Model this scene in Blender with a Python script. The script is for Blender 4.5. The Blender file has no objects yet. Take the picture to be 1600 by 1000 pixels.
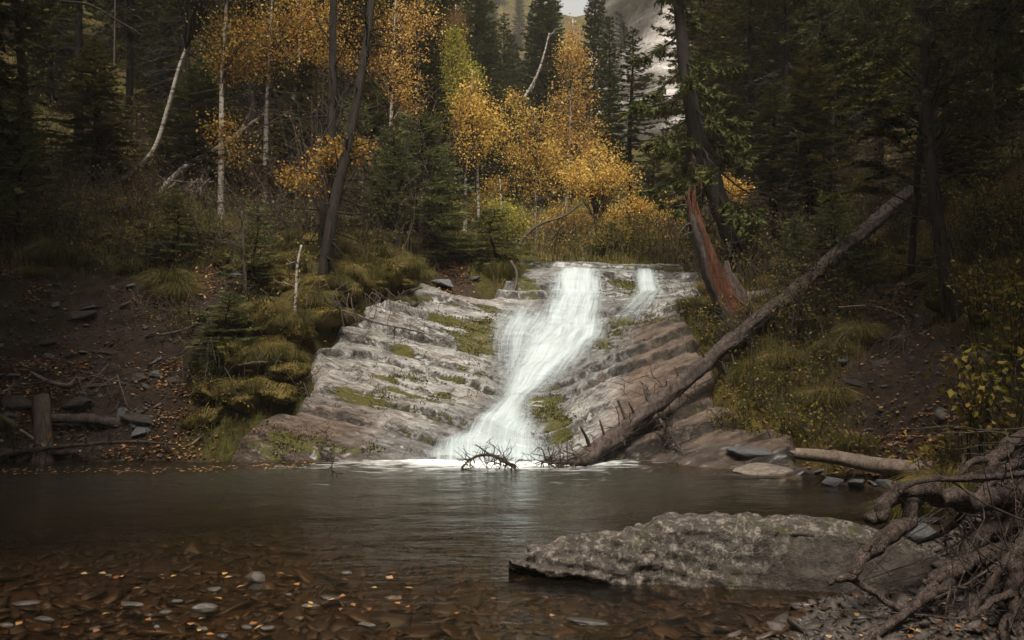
import bpy, math
import numpy as np
from mathutils import Vector, Matrix

# ------------------------------------------------------------------ camera, sky, sun, exposure
SC = bpy.context.scene
COL = SC.collection
F = 1386.0            # focal length in photo pixels (1600 wide)
CAMH = 1.6
cam_d = bpy.data.cameras.new("camera")
cam = bpy.data.objects.new("camera", cam_d)
COL.objects.link(cam)
cam.location = (0, 0, CAMH)
cam.rotation_euler = (math.radians(90), 0, 0)
cam_d.sensor_width = 36.0
cam_d.lens = 36.0 * F / 1600.0
cam_d.clip_start = 0.05
cam_d.clip_end = 3000
SC.camera = cam

SUN_EL, SUN_AZ = 63.0, 4.0        # degrees; azimuth of the sun measured from -Y (behind the camera) towards +X
world = bpy.data.worlds.new("World")
SC.world = world
world.use_nodes = True
wn = world.node_tree
bg = wn.nodes["Background"]
sky = wn.nodes.new("ShaderNodeTexSky")
sky.sky_type = 'NISHITA'
sky.sun_disc = False
sky.sun_elevation = math.radians(SUN_EL)
sky.sun_rotation = math.radians(180 - SUN_AZ)
sky.air_density = 1.0
sky.dust_density = 4.0
hs = wn.nodes.new("ShaderNodeHueSaturation")      # overcast: the blue is washed out
hs.inputs['Saturation'].default_value = 0.22
wm = wn.nodes.new("ShaderNodeMix"); wm.data_type = 'RGBA'; wm.blend_type = 'MULTIPLY'
wm.inputs[0].default_value = 1.0
wm.inputs[7].default_value = (1.0, 0.94, 0.84, 1)
wn.links.new(sky.outputs[0], hs.inputs['Color'])
wn.links.new(hs.outputs[0], wm.inputs[6])
wn.links.new(wm.outputs[2], bg.inputs['Color'])
bg.inputs['Strength'].default_value = 0.12

sl = bpy.data.lights.new("sun", 'SUN')
sl.energy = 3.7
sl.angle = math.radians(18)
sl.color = (1.0, 0.93, 0.81)
sun = bpy.data.objects.new("sun", sl)
COL.objects.link(sun)
e, a = math.radians(SUN_EL), math.radians(SUN_AZ)
to_sun = Vector((math.sin(a) * math.cos(e), -math.cos(a) * math.cos(e), math.sin(e)))
sun.rotation_euler = to_sun.to_track_quat('Z', 'Y').to_euler()
sun.location = (2, -20, 30)

SC.view_settings.view_transform = 'Standard'
SC.view_settings.look = 'None'
SC.view_settings.gamma = 1.0
SC.view_settings.exposure = 0.78
SC.render.engine = 'CYCLES'
SC.cycles.max_bounces = 6
SC.cycles.diffuse_bounces = 3
SC.cycles.glossy_bounces = 3
SC.cycles.transmission_bounces = 4
SC.cycles.transparent_max_bounces = 12
SC.cycles.caustics_reflective = False
SC.cycles.caustics_refractive = False
SC.cycles.use_denoising = True
SC.cycles.denoiser = 'OPENIMAGEDENOISE'
SC.cycles.sample_clamp_indirect = 4.0

def P(px, py, D):
    """a point at depth D seen at photo pixel (px, py)"""
    return np.array([(px - 800.0) / F * D, D, CAMH - (py - 500.0) / F * D])

# ------------------------------------------------------------------ noise
def _hash(ix, iy, iz, seed):
    h = (ix.astype(np.int64) * 374761393 + iy.astype(np.int64) * 668265263 + iz.astype(np.int64) * 2147483647 // 7 + seed * 974711) & 0x7fffffff
    h = ((h ^ (h >> 13)) * 1274126177) & 0x7fffffff
    h = ((h ^ (h >> 15)) * 2246822519) & 0x7fffffff
    return (h & 0xffff) / 65535.0
def vnoise(p, seed=0):
    p = np.asarray(p, float)
    i = np.floor(p).astype(np.int64); f = p - i
    u = f * f * (3 - 2 * f)
    r = 0
    for dx in (0, 1):
        for dy in (0, 1):
            for dz in (0, 1):
                w = (u[:, 0] if dx else 1 - u[:, 0]) * (u[:, 1] if dy else 1 - u[:, 1]) * (u[:, 2] if dz else 1 - u[:, 2])
                r = r + w * _hash(i[:, 0] + dx, i[:, 1] + dy, i[:, 2] + dz, seed)
    return r * 2 - 1
def fbm(p, octv=4, seed=0, gain=0.5):
    r = 0; a_ = 1.0; p = np.asarray(p, float)
    for k in range(octv):
        r = r + a_ * vnoise(p, seed + k * 17); p = p * 2.03 + 11.3; a_ *= gain
    return r
def xyz(x, y, z=None, s=1.0):
    x = np.asarray(x, float); y = np.asarray(y, float)
    z = np.zeros_like(x) if z is None else z
    return np.stack([x, y, z], 1) * s
def sstep(a0, b0, x):
    t = np.clip((x - a0) / (b0 - a0), 0, 1)
    return t * t * (3 - 2 * t)

# ------------------------------------------------------------------ mesh helpers
def link_mesh(name, me, mat=None, parent=None):
    o = bpy.data.objects.new(name, me)
    COL.objects.link(o)
    if mat is not None and len(me.materials) == 0:
        me.materials.append(mat)
    if parent is not None:
        o.parent = parent
    return o
def make_mesh(name, V, polys, smooth=True, mat=None):
    """polys: list of int arrays (m,k)"""
    me = bpy.data.meshes.new(name)
    V = np.asarray(V, np.float32)
    me.vertices.add(len(V)); me.vertices.foreach_set("co", V.ravel())
    polys = [np.asarray(q, np.int32) for q in polys if len(q)]
    li = np.concatenate([q.ravel() for q in polys])
    tot = np.concatenate([np.full(len(q), q.shape[1], np.int32) for q in polys])
    st = np.concatenate([[0], np.cumsum(tot)[:-1]]).astype(np.int32)
    me.loops.add(len(li)); me.loops.foreach_set("vertex_index", li)
    me.polygons.add(len(tot)); me.polygons.foreach_set("loop_start", st); me.polygons.foreach_set("loop_total", tot)
    me.polygons.foreach_set("use_smooth", np.full(len(tot), smooth, bool))
    me.update(calc_edges=True); me.validate()
    if mat is not None: me.materials.append(mat)
    return me
def add_attr(me, name, vals):
    at = me.attributes.new(name, 'FLOAT', 'POINT'); at.data.foreach_set("value", np.asarray(vals, np.float32))
class MB:
    """collects pieces of one mesh"""
    def __init__(self): self.V = []; self.P = []; self.n = 0
    def add(self, V, polys):
        V = np.asarray(V, float)
        self.V.append(V)
        for q in polys: self.P.append(np.asarray(q, np.int64) + self.n)
        self.n += len(V)
    def mesh(self, name, mat=None, smooth=True):
        by = {}
        for q in self.P:
            if len(q): by.setdefault(q.shape[1], []).append(q)
        return make_mesh(name, np.concatenate(self.V), [np.concatenate(v) for v in by.values()], smooth, mat)
    def build(self, name, mat, parent=None, smooth=True):
        return link_mesh(name, self.mesh(name, mat, smooth), mat, parent)
def resample(path, n):
    """smooth Catmull-Rom resample of a control path (m,k)"""
    p = np.asarray(path, float)
    if len(p) == 2:
        t = np.linspace(0, 1, n)[:, None]; return p[0] * (1 - t) + p[1] * t
    q = np.vstack([2 * p[0] - p[1], p, 2 * p[-1] - p[-2]])
    t = np.linspace(0, len(p) - 1 - 1e-9, n); i = t.astype(int); f = (t - i)[:, None]
    a0, b0, c0, d0 = q[i], q[i + 1], q[i + 2], q[i + 3]
    return 0.5 * (2 * b0 + (c0 - a0) * f + (2 * a0 - 5 * b0 + 4 * c0 - d0) * f ** 2 + (3 * b0 - a0 - 3 * c0 + d0) * f ** 3)
def tube(path, rad, sides=8, rough=0.0, seed=0, cap=True, ns=3.0, stretch=0.14):
    p = np.asarray(path, float); n = len(p)
    r = np.full(n, rad) if np.isscalar(rad) else np.asarray(rad, float)
    t = np.gradient(p, axis=0); t /= np.linalg.norm(t, axis=1)[:, None] + 1e-12
    up = np.array([0, 0, 1.0]) if abs(t[0, 2]) < 0.9 else np.array([1.0, 0, 0])
    N = np.zeros_like(p); v = np.cross(t[0], up); v /= np.linalg.norm(v); N[0] = v
    for i in range(1, n):
        v = N[i - 1] - t[i] * np.dot(N[i - 1], t[i]); N[i] = v / (np.linalg.norm(v) + 1e-12)
    B = np.cross(t, N)
    an = np.linspace(0, 2 * np.pi, sides, endpoint=False)
    dirs = N[:, None, :] * np.cos(an)[None, :, None] + B[:, None, :] * np.sin(an)[None, :, None]
    rr = np.repeat(r[:, None], sides, 1)
    if rough > 0:
        L = np.concatenate([[0], np.cumsum(np.linalg.norm(np.diff(p, axis=0), axis=1))])
        q = np.stack([np.repeat(np.cos(an)[None], n, 0).ravel() * ns, np.repeat(np.sin(an)[None], n, 0).ravel() * ns,
                      np.repeat((L / max(r.mean(), 1e-3))[:, None], sides, 1).ravel() * stretch * ns], 1)
        rr = rr * (1 + rough * fbm(q, 3, seed + 5, 0.6).reshape(n, sides))
    V = (p[:, None, :] + dirs * rr[:, :, None]).reshape(-1, 3)
    i = np.arange(n - 1)[:, None] * sides; j = np.arange(sides)[None, :]; j2 = (j + 1) % sides
    Q = np.stack([i + j, i + j2, i + sides + j2, i + sides + j], -1).reshape(-1, 4)
    polys = [Q]
    if cap:
        V = np.vstack([V, p[0], p[-1]])
        k = np.arange(sides); k2 = (k + 1) % sides
        polys.append(np.concatenate([np.stack([np.full(sides, n * sides), k2, k], 1),
                                     np.stack([np.full(sides, n * sides + 1), (n - 1) * sides + k, (n - 1) * sides + k2], 1)]))
    return V, polys
def unit(v): return v / (np.linalg.norm(v, axis=-1, keepdims=True) + 1e-12)
def leaves(c, d, s, L, W, mid=0.45, fold=0.0):
    """rhombic leaf faces: base c, direction d, side s, length L, width W"""
    c = np.asarray(c, float); n = len(c)
    L = np.broadcast_to(np.asarray(L, float), (n,))[:, None]; W = np.broadcast_to(np.asarray(W, float), (n,))[:, None]
    nrm = np.cross(d, s)
    V = np.stack([c, c + d * L * mid + s * W * .5 + nrm * fold * W, c + d * L, c + d * L * mid - s * W * .5 + nrm * fold * W], 1).reshape(-1, 3)
    Q = np.arange(n * 4).reshape(n, 4)
    return V, [Q]
def rand_dirs(R, n):
    v = R.normal(size=(n, 3)); return unit(v)
def thing(name, label, cat, loc=(0, 0, 0), group=None):
    o = bpy.data.objects.new(name, None); COL.objects.link(o); o.location = tuple(loc)
    o.empty_display_size = 0.1
    return tag(o, label, cat, group)
def tag(o, label, cat, group=None):
    o["label"] = label; o["category"] = cat
    if group: o["group"] = group
    return o
def struct(o, kind="structure", label=None):
    o["kind"] = kind
    if label: o["label"] = label
    return o
def copy_tree(o, parent=None):
    c = o.copy(); COL.objects.link(c)
    if parent is not None: c.parent = parent
    for ch in list(o.children): copy_tree(ch, c)
    return c

# ------------------------------------------------------------------ material helpers
class NT:
    def __init__(self, name):
        self.m = bpy.data.materials.new(name); self.m.use_nodes = True
        self.t = self.m.node_tree; self.t.nodes.clear()
        self.out = self.n("ShaderNodeOutputMaterial")
    def n(self, typ, **kw):
        x = self.t.nodes.new(typ)
        for k, v in kw.items(): setattr(x, k, v)
        return x
    def set(self, inp, v):
        if hasattr(v, "is_linked") or isinstance(v, bpy.types.NodeSocket): self.t.links.new(v, inp)
        else:
            if isinstance(v, (tuple, list)) and len(v) == 3 and inp.type == 'RGBA': v = (*v, 1)
            inp.default_value = v
    def math(self, op, a0, b0=0.0, clamp=False):
        x = self.n("ShaderNodeMath", operation=op); x.use_clamp = clamp
        self.set(x.inputs[0], a0); self.set(x.inputs[1], b0); return x.outputs[0]
    def mix(self, f, a0, b0, blend='MIX'):
        x = self.n("ShaderNodeMix", data_type='RGBA', blend_type=blend)
        self.set(x.inputs[0], f); self.set(x.inputs[6], a0); self.set(x.inputs[7], b0); return x.outputs[2]
    def attr(self, name): return self.n("ShaderNodeAttribute", attribute_name=name).outputs['Fac']
    def coord(self, k='Object'): return self.n("ShaderNodeTexCoord").outputs[k]
    def mapping(self, v, scale=(1, 1, 1), rot=(0, 0, 0), loc=(0, 0, 0)):
        x = self.n("ShaderNodeMapping"); self.set(x.inputs[0], v)
        x.inputs['Scale'].default_value = scale; x.inputs['Rotation'].default_value = rot; x.inputs['Location'].default_value = loc
        return x.outputs[0]
    def noise(self, v, scale, detail=4, rough=0.55, dist=0.0):
        x = self.n("ShaderNodeTexNoise"); self.set(x.inputs['Vector'], v)
        x.inputs['Scale'].default_value = scale; x.inputs['Detail'].default_value = detail
        x.inputs['Roughness'].default_value = rough; x.inputs['Distortion'].default_value = dist
        return x.outputs[0]
    def voro(self, v, scale, feat='F1', out=0, rnd=1.0):
        x = self.n("ShaderNodeTexVoronoi", feature=feat); self.set(x.inputs['Vector'], v)
        x.inputs['Scale'].default_value = scale; x.inputs['Randomness'].default_value = rnd
        return x.outputs[out]
    def ramp(self, f, stops, interp='LINEAR'):
        x = self.n("ShaderNodeValToRGB"); x.color_ramp.interpolation = interp
        el = x.color_ramp.elements
        while len(el) < len(stops): el.new(0.5)
        for e_, (p_, c_) in zip(el, stops):
            e_.position = p_; e_.color = (c_, c_, c_, 1) if np.isscalar(c_) else (*c_, 1)
        self.set(x.inputs[0], f); return x.outputs[0]
    def bump(self, h, strength=0.5, dist=0.02, normal=None):
        x = self.n("ShaderNodeBump"); x.inputs['Strength'].default_value = strength; x.inputs['Distance'].default_value = dist
        self.set(x.inputs['Height'], h)
        if normal is not None: self.set(x.inputs['Normal'], normal)
        return x.outputs[0]
    def principled(self, color, rough=0.8, normal=None, spec=0.3, **kw):
        x = self.n("ShaderNodeBsdfPrincipled")
        self.set(x.inputs['Base Color'], color); self.set(x.inputs['Roughness'], rough)
        self.set(x.inputs['Specular IOR Level'], spec)
        if normal is not None: self.set(x.inputs['Normal'], normal)
        for k, v in kw.items(): self.set(x.inputs[k], v)
        return x.outputs[0]
    def done(self, sh):
        self.t.links.new(sh, self.out.inputs['Surface']); return self.m

def leaf_mat(name, stops, transl=0.35, rough=0.6, obj_var=0.12, spec=0.15):
    n = NT(name)
    g = n.n("ShaderNodeNewGeometry"); oi = n.n("ShaderNodeObjectInfo")
    c = n.ramp(g.outputs['Random Per Island'], stops)
    big = n.noise(n.coord('Object'), 1.1, 2)
    c = n.mix(n.math('MULTIPLY', n.math('SUBTRACT', big, 0.35), 0.9, True), c, n.mix(1.0, c, (0.55, 0.6, 0.5), 'MULTIPLY'))
    v = n.math('ADD', n.math('MULTIPLY', oi.outputs['Random'], obj_var * 2), 1 - obj_var)
    c = n.mix(1.0, c, v, 'MULTIPLY')
    d = n.principled(c, rough, spec=spec)
    t = n.n("ShaderNodeBsdfTranslucent"); n.set(t.inputs[0], c)
    mx = n.n("ShaderNodeMixShader"); mx.inputs[0].default_value = transl
    n.t.links.new(d, mx.inputs[1]); n.t.links.new(t.outputs[0], mx.inputs[2])
    return n.done(mx.outputs[0])
def bark_mat(name, c1, c2, scale=18, stretch=0.2, rough=0.9, bump=0.6, moss=0.0):
    n = NT(name); v = n.coord('Object')
    vv = n.mapping(v, (1, 1, stretch))
    f = n.noise(vv, scale, 6, 0.65, 0.4); w = n.voro(vv, scale * 1.3)
    h = n.math('ADD', f, n.math('MULTIPLY', w, 0.6))
    c = n.mix(n.ramp(f, [(0.3, 0.0), (0.7, 1.0)]), c1, c2)
    pt = n.noise(v, 2.3, 4)
    c = n.mix(n.ramp(pt, [(0.45, 0.0), (0.7, 0.6)]), c, n.mix(1.0, c, (0.5, 0.5, 0.5), 'MULTIPLY'))
    pl = n.ramp(n.voro(n.mapping(n.mix(.06, v, n.n('ShaderNodeTexNoise').outputs[1]), (1, 1, max(.35, stretch))), scale * 3.2, 'DISTANCE_TO_EDGE'), [(0, .5), (.12, 0)])
    c = n.mix(pl, c, n.mix(1.0, c, (.22, .2, .2), 'MULTIPLY'))
    h = n.math('SUBTRACT', h, n.math('MULTIPLY', pl, .5))
    if moss > 0:
        mm = n.ramp(n.noise(v, 5.0, 5), [(0.55 - moss * .2, 0.0), (0.65, 1.0)])
        c = n.mix(mm, c, (0.07, 0.075, 0.02))
    return n.done(n.principled(c, rough, n.bump(h, bump, 0.02), 0.2))
def rot_mat(): pass
# ------------------------------------------------------------------ terrain heights
_cp = []
def _px(*l):
    for q in l: _cp.append(P(*q))
def _xyz(*l):
    for q in l: _cp.append(np.array(q, float))
# rock under and beside the falls
_px((480, 640, 10.6), (560, 620, 11.0), (650, 600, 11.3), (740, 585, 11.7), (520, 560, 11.5), (620, 545, 12.0), (720, 515, 12.8), (765, 495, 13.2),
    (560, 505, 12.4), (640, 482, 13.0), (700, 466, 13.8), (690, 447, 14.4), (745, 440, 14.8), (430, 690, 10.25), (560, 700, 10.25), (640, 680, 10.5),
    (810, 640, 10.6), (800, 612, 11.0), (850, 560, 12.0), (880, 510, 13.2), (890, 478, 14.3), (895, 455, 15.1), (900, 432, 15.5), (900, 412, 16.0),
    (1000, 466, 14.6), (1000, 450, 15.2), (1040, 413, 16.0), (1080, 420, 15.8), (880, 645, 10.6), (950, 600, 11.5), (1000, 560, 12.2), (1060, 520, 13.0),
    (1080, 490, 13.6), (980, 500, 13.4), (1050, 625, 11.0), (1100, 682, 10.3), (1150, 702, 9.9), (960, 690, 10.3), (820, 440, 15.0), (820, 413, 16.0),
    (900, 407, 17.5), (900, 398, 22), (850, 388, 26), (1000, 395, 22), (1040, 385, 26), (760, 400, 18))
_xyz((-2.7, 10.0, 0), (-1.6, 10.05, 0), (-.8, 10.1, 0), (0, 10.15, 0), (.6, 10.1, 0), (1.3, 9.95, 0), (2.0, 9.75, 0), (2.35, 9.6, 0), (2.95, 9.05, 0),
     (3.3, 8.7, 0), (3.6, 8.35, 0), (3.55, 7.4, 0), (1.64, 5.04, -.02), (1.12, 4.43, -.02), (3.0, 6.4, 0.0), (2.6, 5.9, 0.03))
_xyz((-5, 9.4, -.22), (-2.5, 9.4, -.35), (0, 9.4, -.42), (1.5, 9.0, -.34), (2.4, 8.3, -.24), (-5, 7.8, -.24), (-2.5, 7.6, -.24), (0, 7.6, -.26), (1.8, 7.4, -.22), (-2.5, 8.5, -.32), (0, 8.5, -.36),
     (-3.5, 6.4, -.15), (-1.5, 6.2, -.14), (.5, 6.3, -.16), (2, 6.4, -.12), (-3, 5.3, -.10), (-1.5, 5.2, -.09), (-.3, 5.0, -.10), (.7, 5.0, -.12),
     (-2.5, 4.3, -.08), (-1, 4.3, -.09), (.4, 4.3, -.10), (-2, 3, .02), (0, 3, .0), (0, 1.5, .1), (0, 0, .15), (0, -6, .5), (0, -15, 1.0), (3, -6, .8), (-3, -6, .8))
# right foreground
_xyz((2.1, 5.0, .06), (2.0, 4.4, .10), (2.75, 4.45, .18), (2.95, 5.15, .34), (2.5, 5.15, .0), (2.3, 4.75, .05), (3.3, 4.6, .75), (3.5, 6.0, .75), (4.0, 6.6, 1.0), (4.4, 5.2, 1.5), (5, 3, 1.5), (3.4, 3, .7), (2.2, 2, .35), (6, 0, 2), (8, -6, 4),
     (6.5, 5, 2.8), (9, 3, 5))
# left bank
_px((0, 716, 10.2), (100, 706, 10.3), (250, 700, 10.25), (350, 690, 10.3), (0, 610, 10.8), (150, 605, 10.9), (280, 600, 10.9), (0, 520, 11.6), (150, 505, 11.8),
    (280, 510, 11.7), (0, 440, 12.4), (150, 432, 12.7), (270, 440, 12.6), (0, 330, 14.5), (150, 320, 15.5), (300, 310, 17),
    (345, 600, 10.75), (370, 520, 10.95), (430, 475, 11.5), (500, 450, 12.1), (590, 455, 12.6), (640, 430, 13.3), (400, 415, 12.6), (470, 402, 13.3), (560, 385, 14),
    (625, 375, 15), (440, 350, 15), (520, 335, 16), (600, 340, 17), (690, 432, 14.9), (700, 392, 17), (720, 362, 19.5), (660, 370, 17),
    (0, 200, 20), (200, 220, 20), (400, 260, 20), (550, 300, 20), (0, 50, 28), (300, 130, 28), (500, 220, 28), (650, 310, 28), (720, 340, 30))
_xyz((-9, 10.2, .3), (-6.6, 9.2, -.05), (-7, 6, .5), (-9, 6, 2), (-6, 3, .7), (-7, 0, .9), (-10, 0, 3), (-9, -8, 3), (-14, 8, 5), (-11, 12, 4.0), (-4.6, 5.5, .05), (-4.4, 7, -.3))
# right bank
_px((1150, 645, 10.6), (1200, 610, 11), (1130, 560, 11.8), (1115, 505, 12.9), (1160, 472, 13.6), (1180, 440, 14.6), (1150, 415, 16.5), (1250, 690, 9.8), (1300, 610, 10.2),
    (1300, 560, 10.9), (1300, 490, 12), (1400, 610, 9.6), (1400, 510, 11.2), (1500, 700, 8.0), (1590, 650, 7.6), (1500, 560, 9.4), (1600, 500, 9.4), (1500, 475, 11),
    (1600, 400, 11), (1400, 430, 12.8), (1300, 425, 13.8), (1250, 405, 15), (1400, 345, 15), (1500, 385, 12.8), (1600, 290, 13), (1300, 355, 17), (1200, 375, 18),
    (1400, 260, 19), (1600, 170, 17), (1300, 285, 22), (1200, 340, 23), (1600, 40, 24), (1400, 150, 26), (1100, 372, 23))
_xyz((0, 40, 6.6), (0, 60, 10), (0, 90, 16), (-12, 40, 15), (-30, 40, 30), (-60, 40, 45), (14, 40, 13), (30, 40, 28), (60, 40, 45), (-40, 10, 25), (40, 10, 28), (25, 10, 17), (-25, 10, 14),
     (-25, -20, 12), (25, -20, 14), (-60, -20, 30), (60, -20, 30), (0, -30, 2), (-30, 90, 32), (30, 90, 32), (-80, 90, 50), (80, 90, 55), (0, 115, 33), (-15, 140, 58), (10, 140, 44), (26, 140, 60), (0, 140, 55), (-8, 115, 36), (18, 115, 38), (90, 30, 60), (-90, 30, 60))
_C = np.array(_cp)
_c2 = 0.35
def _phi(d2): return np.sqrt(d2 + _c2 ** 2)
_A = _phi(((_C[:, None, :2] - _C[None, :, :2]) ** 2).sum(-1)) - np.eye(len(_C)) * 0.25
_W = np.linalg.solve(_A, _C[:, 2] - 4.0)
def base_z(x, y):
    x = np.asarray(x, float).ravel(); y = np.asarray(y, float).ravel()
    out = np.empty(len(x))
    for s in range(0, len(x), 20000):
        xx, yy = x[s:s + 20000], y[s:s + 20000]
        d2 = (xx[:, None] - _C[None, :, 0]) ** 2 + (yy[:, None] - _C[None, :, 1]) ** 2
        out[s:s + 20000] = _phi(d2) @ _W + 4.0
    return out
ROCK = np.array([(-3.05, 9.3), (-3.1, 10.2), (-2.55, 11.0), (-2.45, 11.7), (-2.2, 12.55), (-1.75, 12.9), (-1.25, 14.0), (-.5, 14.2), (.1, 15.2), (.2, 16.4), (1.5, 16.7), (3.3, 16.6), (3.35, 15.5),
                 (2.8, 13.8), (2.65, 12.0), (2.5, 11.1), (2.75, 10.35), (3.1, 9.9), (3.2, 9.1), (2.6, 8.8), (1.5, 9.1)])
def sd_poly(x, y, poly):
    """signed distance, negative inside"""
    d = np.full(len(x), 1e9); ins = np.zeros(len(x), bool)
    for i in range(len(poly)):
        ax, ay = poly[i]; bx, by = poly[(i + 1) % len(poly)]
        ex, ey = bx - ax, by - ay
        t = np.clip(((x - ax) * ex + (y - ay) * ey) / (ex * ex + ey * ey), 0, 1)
        d = np.minimum(d, np.hypot(x - ax - t * ex, y - ay - t * ey))
        c = ((ay > y) != (by > y)) & (x < (bx - ax) * (y - ay) / (by - ay + 1e-12) + ax)
        ins ^= c
    return np.where(ins, -d, d)
def rock_mask(x, y):
    d = sd_poly(x, y, ROCK) + 0.16 * fbm(xyz(x, y, None, 1.6), 3, 3)
    return sstep(0.14, -0.14, d)
def terrace(s, h, r0=0.72):
    k = np.floor(s / h); f = s / h - k
    return (k + 0.3 * np.minimum(f, r0) / r0 + 0.7 * sstep(r0, 1.0, f)) * h - s
def ledge_parts(x, y, b, detail=True):
    s = strata(x, y, b)
    s1 = s + .03 * vnoise(xyz(x, y, None, 1.1), 19)
    s2 = s + .02 * vnoise(xyz(x, y, None, 2.2), 8)
    s1 = s1 + .075 * np.sin(s1 * 9.1 + .6 * x) + .04 * np.sin(s1 * 17.3 + 1.0)
    m1 = np.clip(.85 + .9 * vnoise(xyz(x * .6, y * .5, s * 3.5, .95), 77), .1, 1.25); m2 = np.clip(.28 + .9 * vnoise(xyz(x * .7, y, s * 4, 1.5), 18), 0, 1.1)
    h1, h2 = .29, .085
    d = terrace(s1, h1, .88) * m1 * .58 + (terrace(s2, h2, .82) * m2 if detail else 0)
    f1 = s1 / h1 - np.floor(s1 / h1); f2 = s2 / h2 - np.floor(s2 / h2)
    shade_grime = np.maximum(sstep(.76, .86, f1) * sstep(1.0, .97, f1) * sstep(.2, .55, m1), .8 * sstep(.72, .84, f2) * sstep(1.0, .92, f2) * sstep(.35, .8, m2))  # dark band at each riser, standing for undercut shadow and grime
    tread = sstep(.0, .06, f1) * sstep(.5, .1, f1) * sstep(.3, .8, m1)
    return d, shade_grime, tread
def strata(x, y, z):
    side = sstep(-.4, 1.2, x)
    tilt = 0.24 * (1 - side) * (x + 0) - 0.32 * side * (x - .3) 
    low = sstep(15.0, 14.0, y)
    tilt = tilt * low
    return z + tilt + 0.03 * fbm(xyz(x, y, None, 0.6), 2, 21) + 0.014 * fbm(xyz(x * .8, y * 2.5, None, 2.0), 3, 22)
def rock_z(x, y, b=None, detail=True):
    x = np.asarray(x, float).ravel(); y = np.asarray(y, float).ravel()
    b = base_z(x, y) if b is None else b
    d = ledge_parts(x, y, b, detail)[0]
    if detail:
        d = d + 0.011 * fbm(xyz(x * 1.0, y * 2.2, None, 3.0), 4, 31) + 0.006 * fbm(xyz(x, y * 2, None, 11.0), 3, 35) - 0.022 * np.abs(fbm(xyz(x * .8, y * 3, None, 4.0), 3, 33))
    return b + d
# soft hummocks of the banks; the trodden soil slopes are smoother
def soil_mask(x, y):
    left = sstep(-3.25, -4.0, x + .35 * vnoise(xyz(x, y, None, .9), 41)) * sstep(13.0, 12.2, y + .4 * vnoise(xyz(x, y, None, 1.1), 42)) * sstep(3, 6, y)
    # the path coming down on the right and the gully on the left of the falls
    def seg(ax, ay, bx, by, w):
        ex, ey = bx - ax, by - ay
        t = np.clip(((x - ax) * ex + (y - ay) * ey) / (ex * ex + ey * ey), 0, 1)
        return sstep(w, w * .45, np.hypot(x - ax - t * ex, y - ay - t * ey) + .25 * vnoise(xyz(x, y, None, 1.7), 43))
    r = np.maximum(seg(4.1, 8.6, 4.3, 10.0, 1.0), seg(4.3, 10.0, 5.2, 12.3, .65))
    r = np.maximum(r, seg(4.1, 8.6, 3.6, 8.2, .9))
    r = np.maximum(r, np.maximum(seg(2.2, 4.4, 4.4, 4.2, 1.9), seg(2.6, 5.4, 3.8, 6.3, .7)))
    g = np.maximum(seg(-1.05, 14.2, -1.2, 17, .5), seg(-1.2, 17, -1.1, 20, .45))
    return np.clip(np.maximum(np.maximum(left, r), g), 0, 1)
def ground_z(x, y, full=False):
    x = np.asarray(x, float).ravel(); y = np.asarray(y, float).ravel()
    b = base_z(x, y)
    rm = rock_mask(x, y); so = soil_mask(x, y)
    wet = sstep(.12, -.03, b)
    hum = 0.17 * fbm(xyz(x, y, None, .95), 2, 51) + 0.10 * np.abs(fbm(xyz(x, y, None, 2.3), 3, 52)) + 0.03 * fbm(xyz(x, y, None, 7), 2, 53)
    soi = 0.08 * fbm(xyz(x, y * 1.6, None, 1.4), 4, 54) + 0.055 * np.abs(fbm(xyz(x, y * 1.5, None, 4.5), 4, 55)) - .03 + terrace(b + .1 * vnoise(xyz(x, y, None, .8), 9), .34, .6) * .55
    bed = 0.015 * fbm(xyz(x, y, None, 3), 3, 56)
    far = sstep(22, 40, y)
    d = (hum * (1 - so) + soi * so) * (1 - wet) + bed * wet + far * .8 * fbm(xyz(x, y, None, .12), 3, 57)
    sd = sd_poly(x, y, ROCK); lip = sstep(.75, .12, sd) * sstep(-.06, .10, sd) * sstep(-.6, -1.2, x) * sstep(10.5, 10.9, y) * sstep(14.3, 13.5, y)
    z = b + (d + lip * (.20 + .12 * vnoise(xyz(x, y, None, 2.1), 58))) * (1 - rm) - 0.25 * rm
    return (z, rm, so, wet) if full else z
def on_ground(x, y):
    """height of whatever one stands on there"""
    x = np.atleast_1d(np.asarray(x, float)); y = np.atleast_1d(np.asarray(y, float))
    g = ground_z(x, y); rm = rock_mask(x, y)
    return np.where(rm > .5, np.maximum(g, rock_z(x, y)), g)

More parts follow.
